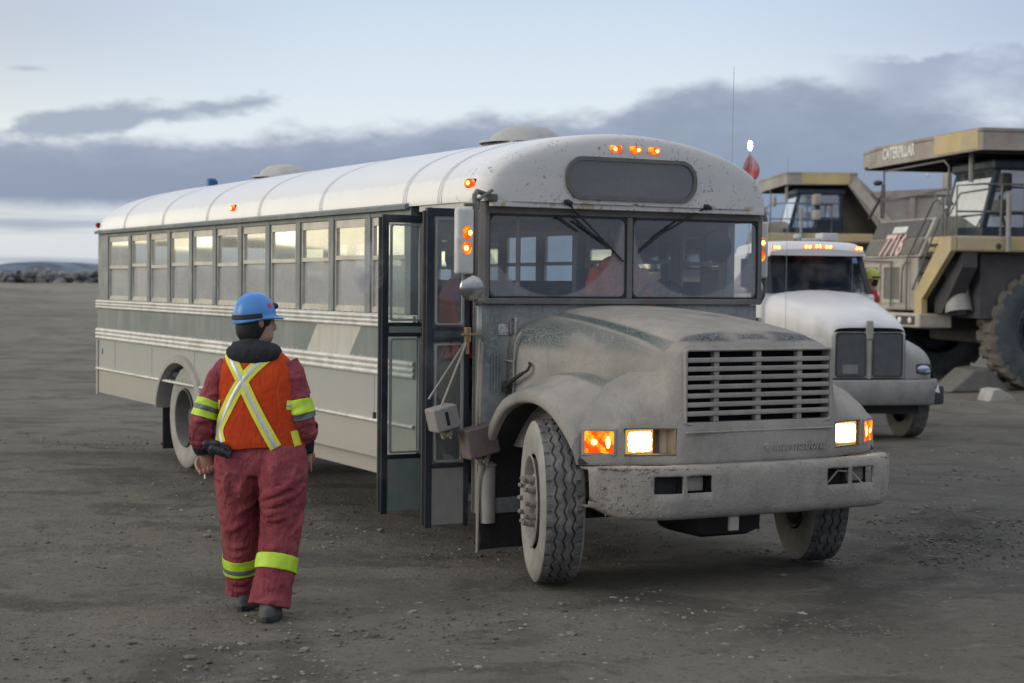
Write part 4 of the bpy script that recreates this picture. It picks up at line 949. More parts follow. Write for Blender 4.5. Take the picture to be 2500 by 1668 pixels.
# ---- inside
for i, x in enumerate([PX[k]+.3 for k in range(1, 11)]):
    for s in (-1, 1):
        if s < 0 and x > -2.9: continue
        b = MB(); b.rbox(x-.05, x+.06, s*.68-.42, s*.68+.40, 1.30, 1.92, .05); b.rbox(x, x+.42, s*.68-.42, s*.68+.40, 1.22, 1.38, .04); b.box(x+.05, x+.35, s*.70-.03, s*.70+.03, .95, 1.24)
        b.build('passenger_seat', M['seat'], bus)
b = MB(); b.rbox(-2.12, -1.98, .30, .80, 1.30, 2.02, .07); b.rbox(-2.0, -1.50, .30, .80, 1.26, 1.40, .05); b.box(-1.85, -1.65, .45, .65, .95, 1.27); b.build('driver_seat', M['seat'], bus)
b = MB(); b.rbox(-1.08, -.88, -1.05, 1.05, 1.40, 1.72, .05); b.rbox(-1.10, -.9, -.35, .25, .95, 1.82, .08); b.build('dashboard', M['int_dark'], bus)
b = MB(); T = Matrix.Translation((-1.24, .55, 1.72)) @ Matrix.Rotation(math.radians(-65), 4, 'Y')
b.tube([(.23*math.cos(t), .23*math.sin(t), 0) for t in np.linspace(0, 2*PI, 33)[:-1]], .013, 6, closed=True, M=T); b.tube([(-.22, 0, 0), (.22, 0, 0)], .012, 5, M=T); b.tube([(0, 0, 0), (0, 0, -.3)], .03, 6, M=T); b.build('steering_wheel', M['black'], bus, smooth=True)
b = MB(); b.tube([(-1.75, -.36, .95), (-1.75, -.36, 2.85)], .018, 6); b.tube([(-1.96, .25, .95), (-1.96, .25, 2.85)], .018, 6); b.box(-1.98, -1.95, .27, 1.1, 1.55, 1.58); b.build('grab_pole', M['steel'], bus)
b = MB(); b.rbox(-.98, -.90, .15, .75, 2.28, 2.40, .03); b.revolve([(-.01, .001), (-.01, .12), (.01, .12), (.02, .001)], 20, 'x', Matrix.Translation((-.93, .86, 2.18))); b.build('interior_mirror', M['black'], bus, smooth=True)
# ---- wheel chocks slung beside the door
def chock(name, lab, c, sz, rot, mat, slot):
    T = bus.matrix_local if False else None
    W_ = Matrix.Translation(bus.location) @ Matrix.Rotation(BYAW-PI/2, 4, 'Z')
    root = MB()
    hx, hy, hz = sz; root.rbox(-hx, hx, -hy, hy, -hz, hz, .012)
    o = root.build(name, mat, None, bevel=0)
    o.matrix_world = W_ @ Matrix.Translation(c) @ Matrix.Rotation(rot, 4, 'X')
    tag(o, lab, 'wheel chock', 'wheel chocks slung from ropes by the bus door')
    if slot: MB().rbox(hx-.004, hx+.002, -.012, .012, -.048, .045, .002).build('slot', M['grille_dark'], o)
    kn = MB(); r = random.Random(3)
    for k in range(5): kn.ball((r.uniform(-.03, .03), r.uniform(-.03, .03), -hz-.02-r.uniform(0, .03)), r.uniform(.014, .024), 8)
    kn.tube([(0, .0, -hz-.02), (.02, .02, -hz-.07)], .008, 6); kn.build('rope_knot', M['rope'], o, smooth=True)
    loc = Vector((0, 0, hz)); top = o.matrix_world.inverted() @ (W_ @ Vector((-.79, -1.265 if slot else -1.18, 1.52)))
    MB().tube([(0, 0, hz-.01), tuple(Vector((0, 0, hz)).lerp(top, .5)+Vector((0, .004, 0))), tuple(top)], .0075, 6).build('rope', M['rope'], o, smooth=True)
    return o
M['conc'] = m_mud('grey_concrete_block', base=(.24, .23, .225), grain=.6, gscale=60); M['wood'] = m_mud('reddish_wood_block', base=(.15, .12, .112), grain=.9, gscale=26)
chock('wheel_chock', 'grey concrete block with a slot, hanging by the open bus door', (-.74, -1.47, 1.005), (.075, .088, .078), .24, M['conc'], True)
chock('wheel_chock', 'reddish-brown block hanging just behind the front wheel arch of the bus', (-.72, -1.21, .845), (.07, .115, .10), .22, M['wood'], False)
# ================================================================ white service truck
wt_z = gz(5.0, 24.0)
TH = Vector((.20, -.98)); TH.normalize(); 
truck = empty('service_truck', (5.03, 23.5, wt_z), math.atan2(TH.y, TH.x), 'white bonneted truck with five lit amber roof lamps behind the bus', 'truck')
def m_white():
    m, g, out = newmat('white_truck_paint'); oc, (x, y, z) = obj_sep(g); n = g.noise(oc, 2.2, 6, .65); nf = g.noise(oc, 50, 3, .6)
    f = g.ss(g.m('ADD', z, g.m('MULTIPLY', g.m('SUBTRACT', n, .5), .7)), 1.15, 1.95)
    c = g.mix(f, (.27, .265, .255), (.60, .60, .62)); principled(g, out, c, g.m('SUBTRACT', .85, g.m('MULTIPLY', f, .5)), 0, nf, .06, .003); return m
M['white'] = m_white(); M['mesh'] = simple('dusty_grille_mesh', (.085, .09, .10), .9, bump=.8, bscale=160)
M['tkbump'] = simple('muddy_bumper_paint', (.23, .225, .215), .9, dirt=(.05, .05, .05), damt=.2, dscale=2.5)
M['darkgrey'] = simple('dark_grey_plastic', (.035, .037, .042), .7)
def twh(x, y, parent, R=.50):
    T = Matrix.Translation((x, y, R)) @ Matrix.Rotation(0 if y > 0 else PI, 4, 'Z')
    b = MB(); b.revolve([(.12, .29), (.12, .27), (.03, .25), (.02, .15), (.08, .12), (.1, .001)], 32); w_ = b.build('wheel', M['tyre_dusty'], parent, smooth=True, M=T)
    o = tf.copy(); C.objects.link(o); o.parent = w_; o.scale = (R/.52,)*3
TS = {-1.95: [(.86, 1.25), (.86, 1.75), (.84, 1.93), (.76, 2.05), (.55, 2.10), (.25, 2.13), (0, 2.14)],
      -1.3: [(.76, 1.25), (.76, 1.66), (.74, 1.83), (.66, 1.95), (.48, 2.00), (.22, 2.03), (0, 2.045)],
      -.6: [(.64, 1.15), (.64, 1.55), (.62, 1.70), (.56, 1.81), (.42, 1.86), (.2, 1.89), (0, 1.90)],
      -.25: [(.58, .95), (.58, 1.50), (.57, 1.62), (.52, 1.72), (.39, 1.76), (.2, 1.78), (0, 1.79)],
      -.10: [(.565, .90), (.565, 1.45), (.555, 1.56), (.505, 1.645), (.38, 1.675), (.2, 1.685), (0, 1.69)], -.05: [(.55, .90), (.55, 1.43), (.54, 1.53), (.49, 1.595), (.37, 1.615), (.2, 1.62), (0, 1.62)]}
rows = [[(x, -a, c) for a, c in TS[x]]+[(x, a, c) for a, c in TS[x][-2::-1]] for x in sorted(TS)]
MB().loft(cr(cr(np.array(rows), 5, 0), 4, 1)).build('hood', M['white'], truck, smooth=True, ang=70)
hd = MB(); hd.rbox(-.16, -.04, -.55, .55, .90, 1.56, .03); hd.build('grille_shell', M['white'], truck, smooth=True)
MB().rbox(-.05, -.025, -.025, .025, .90, 1.66, .008).rbox(-.05, -.01, -.055, .055, 1.45, 1.72, .02).build('centre_bar', M['tyre_dusty'], truck)
for s in (-1, 1):
    g_ = MB(); g_.prism(rrect(min(s*.06, s*.49), max(s*.06, s*.49), .94, 1.54, .04), 'x', -.06, -.030); g_.build('grille_mesh', M['mesh'], truck)
    ring('grille_trim', rrect(min(s*.05, s*.505), max(s*.05, s*.505), .925, 1.555, .05), rrect(min(s*.065, s*.485), max(s*.065, s*.485), .945, 1.535, .04), -.045, -.024, M['darkgrey'], truck)
MB().rbox(-.028, -.018, -.40, -.17, .97, 1.10, .004).build('plate', simple('dusty_plate', (.19, .185, .175), .8), truck)
for s in (-1, 1):
    rows = []
    for t in np.linspace(PI*.98, .0, 15):
        cx, cz = -.95+.62*math.cos(t), .52+.60*math.sin(t); ox, oz = math.cos(t), math.sin(t); f = max(0, 1-t/1.3)
        ex = .0; f = 0; ez = 0
        if t < .75: continue
        rows.append([(cx, s*.98, cz), (cx+ox*.02, s*1.07, cz+oz*.02), (cx+ox*.10+ex, s*1.08-.0, cz+oz*.08+.12*f), (cx+ox*.2+ex*1.1, s*1.0, cz+oz*.20+.16*f), (cx+ox*.27+ex*1.1, s*.78, cz+oz*.27+.20*f), (cx+ox*.27+ex, s*.5, cz+oz*.30+.22*f)])
    MB().loft(cr(cr(np.array(rows), 2, 0), 3, 1)).build('fender', M['white'], truck, smooth=True, ang=70)
    ws = []
    for z, q_ in ((.895, [(-.06, .5), (-.08, .62), (-.11, .80), (-.19, .98), (-.34, 1.075)]), (1.05, [(-.055, .5), (-.075, .62), (-.105, .80), (-.185, .98), (-.34, 1.08)]), (1.18, [(-.06, .5), (-.085, .61), (-.13, .79), (-.23, .96), (-.40, 1.07)]),
                  (1.30, [(-.07, .5), (-.12, .60), (-.22, .77), (-.36, .92), (-.55, 1.03)]), (1.40, [(-.08, .5), (-.18, .58), (-.36, .73), (-.56, .86), (-.78, .94)]), (1.48, [(-.10, .5), (-.28, .57), (-.56, .66), (-.80, .75), (-1.05, .80)])):
        ws.append([(x_, s*y_, z) for x_, y_ in q_])
    MB().loft(cr(cr(np.array(ws), 4, 0), 4, 1)).build('wing_front', M['white'], truck, smooth=True, ang=80)
    h = MB().rbox(-.24, -.085, min(s*.72, s*.98), max(s*.72, s*.98), .96, 1.11, .03).build('headlamp', M['darkgrey'], truck, smooth=True)
    MB().ball((-.09, s*.85, 1.035), (.03, .10, .055), 14).ball((-.09, s*.90, 1.0), (.028, .06, .03), 10).build('lens', simple('headlamp_glass', (.35, .4, .5), .1, .6), h, smooth=True)
b = MB(); ysb = np.linspace(-1.13, 1.13, 25)
rows = [[(-.02+.13*(1-(abs(y)/1.13)**3)-(.0 if abs(y) < 1 else (abs(y)-1)*1.6)+dx, y, z) for dx, z in ((-.2, .885), (-.02, .885), (.0, .86), (.01, .72), (.0, .56), (-.03, .53), (-.2, .53))] for y in ysb]
b.loft(rows); b.build('bumper', M['tkbump'], truck, smooth=True, ang=60)
MB().rbox(-.26, .0, .93, 1.135, .535, .80, .03).build('bumper_corner', M['darkgrey'], truck, smooth=True)
MB().prism([(.985, .72), (1.06, .70), (1.04, .80), (1.03, .82)], 'x', .0, .005).build('decal', simple('white_decal', (.7, .72, .75), .5), truck)
MB().box(-.3, -.12, -.8, .8, .40, .52).build('valance', M['chassis'], truck)
b = MB(); sec = lambda x, w_, z0: [(x, -w_, z0), (x, -w_, 2.0), (x, -w_+.05, 2.12), (x, w_-.05, 2.12), (x, w_, 2.0), (x, w_, z0)]
b.box(-3.5, -1.95, -.92, .92, .95, 2.08); b.box(-3.5, -2.75, -.90, .90, 2.08, 2.7); b.build('cab', M['white'], truck, bevel=.04)
b = MB()
for s in (-1, 1):
    b.add([(x, s*y+o, z) for x, y, z in ((-1.90, .80, 2.10), (-2.15, .74, 2.68), (-2.22, .74, 2.68), (-1.97, .80, 2.10)) for o in (-.035, .035)], [(0, 2, 3, 1), (2, 4, 5, 3), (4, 6, 7, 5), (6, 0, 1, 7), (0, 6, 4, 2), (1, 3, 5, 7)])
    b.box(-2.80, -2.72, min(s*.86, s*.80), max(s*.86, s*.80), 2.08, 2.7)
b.build('windscreen_pillar', M['darkgrey'], truck)
MB().add([(-1.93, -.80, 2.11), (-1.93, .80, 2.11), (-2.18, .74, 2.67), (-2.18, -.74, 2.67)], [(0, 1, 2, 3)]).build('windscreen', M['glass_truck'], truck, weld=False)
b = MB(); b.rbox(-2.6, -2.35, -.65, -.25, 1.7, 2.45, .06); b.rbox(-2.6, -2.35, .2, .6, 1.7, 2.45, .06); b.box(-2.76, -2.74, -.8, .8, 2.05, 2.68); b.build('seat', M['seat'], truck)
rows = []
for x, k, z0, z1 in ((-2.02, .93, 2.66, 2.70), (-2.0, .95, 2.655, 2.76), (-2.06, .96, 2.64, 2.84), (-2.25, .97, 2.64, 2.885), (-2.9, .98, 2.64, 2.90), (-3.5, .98, 2.64, 2.86)):
    w_ = .80*k; rows.append([(x, -w_, z0), (x, -w_*.995, (z0+z1)/2), (x, -w_*.9, z1-.035), (x, -w_*.5, z1-.008), (x, 0, z1), (x, w_*.5, z1-.008), (x, w_*.9, z1-.035), (x, w_*.995, (z0+z1)/2), (x, w_, z0)])
MB().loft(cr(np.array(rows), 3, 1), cap0=True).build('roof', M['white'], truck, smooth=True, ang=40)
for y in (-.66, -.165, 0, .165, .66):
    T = Matrix.Translation((-2.02, y, 2.80-.022*abs(y)/.6)); h = MB().rbox(-.03, .03, -.062, .062, -.026, .026, .01).build('roof_lamp', M['amber'], truck, M=T)
    MB().ball((.032, -.028, 0), (.012, .024, .02), 8).ball((.032, .028, 0), (.012, .024, .02), 8).build('bulb', M['amber_core'], h, smooth=True)
b = MB(); b.rbox(-2.75, -2.45, .24, .52, 2.90, 3.02, .02); b.rbox(-2.7, -2.5, -.05, .24, 2.90, 2.935, .01); b.ball((-2.6, -.1, 2.96), (.07, .07, .05), 10); b.build('roof_fitting', simple('pale_grey_box', (.42, .43, .43), .6), truck, smooth=True)
b = MB(); b.tube([(-1.93, -.1, 2.13), (-1.93, .35, 2.17)], .012, 5); b.tube([(-1.92, .0, 2.12), (-1.93, .50, 2.13)], .010, 5); b.build('wiper', M['black'], truck)
for s in (-1, 1):
    b = MB()
    if s < 0: b.tube([(-1.95, s*.88, 2.12), (-1.9, s*1.18, 2.16), (-1.9, s*1.18, 2.62), (-1.98, s*.88, 2.62)], .014, 6); b.rbox(-1.93, -1.87, s*1.17-.09, s*1.17+.09, 2.17, 2.6, .02)
    if s < 0: b.build('mirror', M['darkgrey'], truck, smooth=True)
    twh(-.80, s*.93, truck, .53)
    for x in (-5.6, -6.9): twh(x, s*.9, truck)
    b = MB(); b.box(-3.1, -2.2, min(s*.86, s*1.10), max(s*.86, s*1.10), .66, .70); b.box(-3.1, -2.2, min(s*.86, s*1.10), max(s*.86, s*1.10), .36, .40); b.build('cab_step', M['steel'], truck)
b = MB(); b.box(-7.6, -.3, -.42, -.34, .60, .82); b.box(-7.6, -.3, .34, .42, .60, .82); b.rbox(-1.6, -.5, -.3, .3, .4, 1.2, .05); b.box(-1.0, -.9, -.8, .8, .42, .56); b.build('chassis', M['chassis'], truck)
b = MB(); b.box(-7.8, -3.7, -1.15, 1.15, .95, 1.12); b.box(-3.85, -3.7, -1.1, 1.1, 1.12, 2.0); b.build('flat_deck', M['darkgrey'], truck)
b = MB(); b.tube([(-2.3, -1.0, 1.0), (-2.3, -1.0, 4.25)], .008, 5); b.box(-2.35, -2.2, -1.04, -.85, .98, 1.0); wh = b.build('whip_aerial', M['tyre_dusty'], truck)
MB().ball((-2.3, -1.0, 4.32), (.034, .034, .075), 12).build('whip_lamp', M['white_lamp'], wh, smooth=True)
rows = []
for i in range(9):
    t = i/8; rows.append([(-2.3+.05*math.sin(j*1.9+t*3)*t, -1.0+(-.13+.30*j/5)*math.sin(PI*min(.82, t*.75+.02)), 4.19-.36*t-.10*(1-abs(j/5-.2))*t) for j in range(6)])
m_, g, out = newmat('faded_red_flag'); oc, _ = obj_sep(g); principled(g, out, g.mix(g.ss(g.noise(oc, 7, 4, .6), .42, .6), (.62, .12, .13), (.55, .34, .36)), .8)
fl = MB().loft(rows).build('flag', m_, wh, smooth=True)
MB().tube([(-.9, -.92, 1.2), (-.9, -.92, 4.05)], .0035, 5).build('aerial', M['steel'], truck)

# ================================================================ haul trucks
M['cat'] = simple('dusty_yellow_paint', (.48, .37, .18), .6, dirt=(.33, .30, .24), damt=.5, dscale=.9, scale=1.2)
M['catgrey'] = simple('dusty_grey_paint', (.34, .33, .295), .85, dirt=(.24, .16, .145), damt=.5, dscale=.8, scale=1)
M['catpale'] = simple('pale_dusty_edge', (.42, .395, .335), .8, dirt=(.3, .22, .19), damt=.4)
M['catdark'] = simple('dark_underside', (.06, .058, .062), .9, dirt=(.12, .11, .10), damt=.3, dscale=1)  # dark tone lightened, haze over the undersides put into the colour
M['rad'] = simple('dusty_radiator', (.15, .145, .135), .9, bump=.6, bscale=40)
M['navy'] = simple('blue_black_cab', (.02, .035, .055), .4, dirt=(.06, .07, .08), damt=.2)
M['rail_'] = simple('grey_handrail', (.13, .13, .13), .6)
M['pipe'] = simple('pale_pipe', (.27, .265, .25), .5)
M['tan'] = simple('tan_earthy_tyre', (.13, .118, .10), .95, bump=.8, bscale=12, dirt=(.08, .073, .065), damt=.4, dscale=2)
M['hub'] = simple('blue_grey_hub', (.035, .055, .07), .6, dirt=(.09, .09, .085), damt=.3, dscale=2)
M['textgrey'] = simple('worn_white_lettering', (.62, .62, .58), .8); M['pink'] = simple('faded_red_number', (.66, .45, .42), .8, dirt=(.3, .2, .18), damt=.3, dscale=8)
M['glass_cab'] = m_glass('cab_glass', .35, .04, tint=(.35, .45, .5)); M['glass_cabf'] = m_glass('cab_front_glass', .50, .12, tint=(.4, .5, .5), dcol=(.4, .45, .45))
def big_wheel(x, y, s, parent, R=1.35, W=.74):
    T = Matrix.Translation((x, y, R)) @ Matrix.Rotation(0 if s > 0 else PI, 4, 'Z')
    b = MB(); b.revolve([(.30, .72), (.33, .68), (.22, .64), (.02, .60), (.0, .40), (.12, .36), (.16, .30), (.18, .001)], 40)
    for k in range(12): a = 2*PI*k/12; b.ball((.5*math.cos(a), .04, .5*math.sin(a)), (.04, .04, .04), 6)
    w_ = b.build('wheel', M['hub'], parent, smooth=True, M=T)
    n = 176; rows = []
    prof = [(-.5*W+.07, .70), (-.5*W, .85), (-.5*W-.03, 1.0), (-.5*W, 1.16), (-.5*W+.02, 1.25)]; tr = [(-.5*W+.05+k*(W-.10)/10, R) for k in range(11)]
    full = prof + tr + [(-a, r) for a, r in prof[::-1]]
    b = MB()
    for i in range(n):
        t = 2*PI*i/n; row = []
        for a, r in full:
            if r > 1.2:
                ph = (t*22/(2*PI) + (0 if a < 0 else .5) + abs(a)*.35) % 1
                if ph < .34 and abs(a) > .03: r -= .075
            row.append((r*math.cos(t), a, r*math.sin(t)))
        rows.append(row)
    A = np.array(rows); Kp = len(full); b.v = A.reshape(-1, 3).tolist()
    for i in range(n):
        for j in range(Kp-1): b.f.append((i*Kp+j, ((i+1) % n)*Kp+j, ((i+1) % n)*Kp+j+1, i*Kp+j+1)); b.mi.append(1 if 3 < j < Kp-5 else 0)
    return w_, b.build('tyre', [M['sidewall'], M['tan']], w_, smooth=True, ang=40, weld=False)
M['sidewall'] = simple('dark_blue_grey_sidewall', (.045, .06, .07), .8, dirt=(.11, .105, .095), damt=.4, dscale=1.5)
HT = {}
def haul(loc, h, label, number, first):
    r = empty('haul_truck', loc, math.atan2(h[1], h[0]), label, 'haul truck', 'mining haul trucks parked behind')
    # canopy: deep lip all round, dark underneath
    cx0, cx1 = -1.3, (1.67 if number else 1.42); yl, yr = (3.25 if number else 2.75), (-3.72 if number else -3.62); z0, z1 = 5.20, 5.67
    outl = [(cx0, yl, 0), (cx1-.05, yl, 0), (cx1, yl-.05, 0), (cx1, yr+(1.7 if number else 1.1), 1), (cx1-(.34 if number else .55), yr, 1), (cx0, yr, 0)]
    b = MB(); P = [(a, c) for a, c, _ in outl]; n = len(P)
    b.prism(P, 'z', z1-.10, z1-.06); dp = [z0+.02, z0, z0, z0-.03, z0+.02, z0]
    for i in range(n-1):
        (xa, ya), (xb, yb) = P[i], P[i+1]; d = Vector((xb-xa, yb-ya, 0)).normalized(); nn = Vector((d.y, -d.x, 0))*.05
        za, zb = dp[i], dp[i+1]
        vs = [(xa, ya, za), (xb, yb, zb), (xb, yb, z1), (xa, ya, z1), (xa-nn.x*0+nn.x, ya+nn.y, za), (xb+nn.x, yb+nn.y, zb), (xb+nn.x, yb+nn.y, z1), (xa+nn.x, ya+nn.y, z1)]
        b.add(vs, [(0, 1, 2, 3), (7, 6, 5, 4), (0, 4, 5, 1), (3, 2, 6, 7), (0, 3, 7, 4), (1, 5, 6, 2)])
    can = b.build('canopy', M['catgrey'], r)
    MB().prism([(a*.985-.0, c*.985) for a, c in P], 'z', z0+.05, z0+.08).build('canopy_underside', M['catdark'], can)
    b = MB()
    for y in np.linspace(yr+.5, yl-.5, 7): b.box(cx0, cx1-.2, y-.06, y+.06, z0-.03, z0+.055)
    b.build('stiffener', M['catdark'], can)
    if number: MB().box(cx1+.003, cx1+.012, 1.03, yl-.12, z0+.035, z1-.02).build('yellow_patch', M['cat'], can)
    else: MB().box(-1.0, cx1-.6, yl+.003, yl+.012, z0+.035, z1-.02).build('yellow_patch', M['cat'], can)
    if number: txt('maker_name', 'CATERPILLAR', .38, M['textgrey'], can, (cx1+.012, -.86, 5.44), (PI/2, 0, PI/2), .004, .76, 0, .016)
    # body behind the canopy
    bd = empty('dump_body', (0, 0, 0)); bd.parent = r
    for s in (1, -1):
        b = MB(); y = s*2.85; y_ = s*2.95
        pl_ = [(-1.25, 5.50), (-1.9, 4.92), (-7.4, 5.25), (-7.9, 3.9), (-3.7, 2.45), (-2.6, 2.9), (-.95, 5.15)]
        b.prism(pl_, 'y', min(y, y_), max(y, y_))
        b.prism([(-1.8, 4.95), (-7.4, 5.28), (-7.4, 5.05), (-1.95, 4.72)], 'y', min(s*2.8, s*3.08), max(s*2.8, s*3.08))
        for k in range(4): x = -3.3-k*1.2; b.box(x-.09, x+.09, min(y_, s*3.05), max(y_, s*3.05), 2.9+.12*k, 4.75)
        b.build('body_side', M['catgrey'], bd)
    b = MB(); b.add([(-1.0, -2.9, 5.25), (-1.0, 2.84, 5.25), (-3.2, 2.84, 2.55), (-3.2, -2.9, 2.55), (-1.15, -2.9, 5.35), (-1.15, 2.84, 5.35), (-3.35, 2.84, 2.65), (-3.35, -2.9, 2.65)], [(0, 1, 2, 3), (4, 7, 6, 5), (0, 3, 7, 4), (1, 5, 6, 2), (0, 4, 5, 1), (3, 2, 6, 7)]); b.box(-7.6, -3.2, -2.8, 2.8, 2.45, 2.62)
    b.build('front_wall', M['catdark'], bd)
    b = MB(); b.add([(-.9, 2.96, 5.2), (-1.25, 2.96, 5.35), (-3.9, 2.96, 2.35), (-3.45, 2.96, 2.35), (-.9, 3.05, 5.2), (-1.25, 3.05, 5.35), (-3.9, 3.05, 2.35), (-3.45, 3.05, 2.35)], [(0, 1, 2, 3), (7, 6, 5, 4), (0, 4, 5, 1), (1, 5, 6, 2), (2, 6, 7, 3), (3, 7, 4, 0)]); b.build('edge_plate', M['catpale'], bd)
    # chassis and bumper
    b = MB(); b.box(-7.0, 1.4, -.9, .9, 1.3, 2.3); b.rbox(-.4, .4, -1.8, 1.8, 1.0, 1.7, .1); b.box(-5.2, -4.0, -2.2, 2.2, .9, 1.8); b.box(.2, 1.3, -1.6, 2.6, 1.6, 3.0); b.build('chassis', M['catdark'], r)
    b = MB(); b.rbox(1.45, 2.25, -1.95, 1.62, 1.36, 1.68, .04); b.box(1.2, 2.15, -1.9, -.4, 1.68, 1.75); b.build('bumper', M['catpale'], r)
    b = MB(); b.rbox(2.24, 2.256, .42, 1.42, 1.42, 1.62, .02); l = b.build('lamp_opening', M['catdark'], r)
    for y in (.62, 1.15): MB().ball((2.25, y, 1.52), (.03, .10, .075), 10).build('driving_lamp', M['textgrey'], l, smooth=True)
    # radiator front: lower slab upright, upper hood leaning back
    b = MB(); b.rbox(1.55, 2.12, -1.85, 1.22, 1.74, 2.93, .04); rd = b.build('radiator_guard', M['catgrey'], r)
    for y0, y1 in ((-1.75, -.75), (-.60, .45)):
        ring('guard_frame', rrect(y0, y1, 1.9, 2.8, .05), rrect(y0+.08, y1-.08, 1.98, 2.72, .04), 2.10, 2.15, M['catpale'], rd); MB().box(2.10, 2.13, y0+.08, y1-.08, 1.98, 2.72).build('radiator_core', M['rad'], rd)
    vs = [(2.12, -1.85, 2.94), (2.12, 1.3, 2.94), (1.72, 1.3, 3.84), (1.72, -1.72, 3.84), (1.2, -1.85, 2.94), (1.2, 1.3, 2.94), (.9, 1.3, 3.9), (.9, -1.7, 3.9)]
    b = MB(); b.add(vs, [(0, 1, 2, 3), (4, 7, 6, 5), (3, 2, 6, 7), (0, 3, 7, 4), (1, 5, 6, 2), (0, 4, 5, 1)]); hd_ = b.build('hood', M['catgrey'], r, bevel=.03)
    ang = math.atan2(.40, .90); up_ = Vector((-math.sin(ang), 0, math.cos(ang)))
    Tn = Matrix.Translation((2.13, 0, 2.94)) @ Matrix.Rotation(-ang, 4, 'Y')
    b = MB(); b.box(.0, .02, -1.70, 1.15, .50, .93, M=Tn); b.build('hood_screen', M['rad2'], hd_)
    b = MB(); b.box(.0, .02, -1.75, 1.2, .07, .46, M=Tn); b.build('number_panel', M['rad'], hd_)
    MB().box(.021, .03, -.62, .12, .62, .78, M=Tn).build('badge_plate', M['textgrey'], hd_)
    if number:
        t = txt('number', number, .74, M['pink'], hd_, (2.155-.26*math.sin(ang), -.30, 2.94+.27), (PI/2-0, 0, PI/2), .004, .78, .10, .020)
        t.rotation_euler = (Matrix.Rotation(-ang, 3, 'Y') @ Matrix.Rotation(PI/2, 3, 'Z') @ Matrix.Rotation(PI/2, 3, 'X')).to_euler()
    # decks
    b = MB(); b.rbox(-1.9, 2.02, 1.5, 2.93, 3.04, 3.38, .05); b.rbox(-1.9, 1.0, -2.93, -1.7, 3.04, 3.38, .05); b.box(-1.8, 1.0, -1.7, 1.5, 3.0, 3.3)
    dk = b.build('deck', M['cat'], r); MB().ball((1.05, 2.93, 3.16), (.07, .02, .07), 10).build('cap', M['catdark'], dk)
    # left strut from bumper to deck, with the stair beside it
    sec = lambda p: p
    b = MB(); pl2 = [(2.22, 1.66), (2.22, 2.0), (2.10, 3.25), (1.85, 3.25), (1.9, 2.0), (1.9, 1.66)]
    q = [(1.00, 1.66), (1.30, 1.66), (1.36, 2.05), (2.75, 3.06), (2.92, 3.20), (2.92, 3.30), (2.55, 3.30), (1.02, 2.2)]
    b.prism([(1.18, 1.66), (1.55, 1.66), (1.55, 2.0), (2.93, 3.06), (2.93, 3.36), (2.50, 3.36), (1.18, 2.15)], 'x', 2.03, 2.16)
    b.build('strut', M['cat'], r)
    b = MB(); b.prism([(1.55, 1.70), (1.9, 1.70), (2.85, 2.7), (2.85, 3.05), (1.55, 2.05)], 'x', 1.5, 1.85); b.build('stair_side', M['catdark'], r)
    MB().revolve([(0, .28), (0, .30), (1.15, .20), (1.18, .05)], 24, 'z', Matrix.Translation((1.55, 2.15, 1.72)) @ Matrix.Rotation(math.radians(14), 4, 'X')).build('strut_cylinder', M['pipe'], r, smooth=True)
    b = MB(); 
    b.prism([(.95, 1.75), (1.25, 1.75), (2.45, 3.38), (2.1, 3.38)], 'x', 1.45, 1.90)
    for k in range(8): t = k/8; b.box(1.85, 2.10, .62+1.1*t-.0, 1.12+1.1*t, 1.78+1.6*t, 1.82+1.6*t)
    b.build('stair', M['catdark'], r)
    b = MB()
    def rl(pts, rad=.022): b.tube(pts, rad, 6)
    rl([(2.2, .55, 1.9), (2.2, .60, 2.65), (2.1, 1.95, 4.15), (2.0, 2.2, 4.2), (2.0, 2.2, 3.4)]); rl([(2.2, 1.15, 2.2), (2.15, 2.35, 3.75), (2.05, 2.45, 4.0), (2.05, 2.45, 3.35)])
    rl([(2.2, .0, 1.8), (2.2, .0, 2.85), (2.2, -1.7, 2.9), (2.2, -1.7, 1.8)]); rl([(2.2, .85, 1.75), (2.2, .85, 2.9)])
    rl([(1.9, -1.3, 3.9), (1.9, -1.3, 4.35), (1.9, 1.5, 4.35), (1.9, 1.9, 4.1)]); rl([(1.9, .6, 4.35), (1.9, .6, 3.95)])
    rl([(1.9, -1.15, 3.9), (1.9, -1.15, 5.0), (1.85, 1.9, 5.05), (1.85, 2.15, 4.9), (1.9, 2.15, 3.4)]); rl([(1.9, -1.1, 4.3), (1.9, 2.1, 4.42)])
    rl([(2.0, 2.85, 3.38), (2.0, 2.85, 4.45), (1.4, 2.88, 4.5), (-.6, 2.9, 4.5)]); rl([(2.0, 2.86, 3.9), (-.6, 2.9, 3.92)]); rl([(1.0, 2.90, 3.38), (.98, 2.9, 4.5)], .03); rl([(-.3, 2.90, 3.38), (-.3, 2.9, 4.5)])
    b.build('handrail', M['rail_'], r, smooth=True)
    b = MB(); b.tube([(.87, 3.0, 3.05), (.87, 3.0, 4.3)], .055, 10); b.tube([(1.2, 1.9, 4.6), (1.2, 1.9, 5.25)], .06, 8); b.build('support_post', M['pipe'], r, smooth=True)
    # cab
    b = MB(); X0, X1 = -.85, 1.2; Y0, Y1 = .55, 2.45
    b.box(X0, X1, Y0, Y1, 3.38, 3.60)
    for (x, y, dx) in ((X1-.05, Y1-.06, -.32), (X1-.05, Y0+.06, -.32), (X0+.05, Y1-.06, .05), (X0+.05, Y0+.06, .05), (.1, Y1-.06, -.0)):
        b.add([(x+e+f*dx, y+g_, z) for f, z in ((0, 3.6), (1, 4.85)) for e in (-.07, .07) for g_ in (-.06, .06)], [(0, 1, 3, 2), (4, 6, 7, 5), (0, 4, 5, 1), (2, 3, 7, 6), (0, 2, 6, 4), (1, 5, 7, 3)])
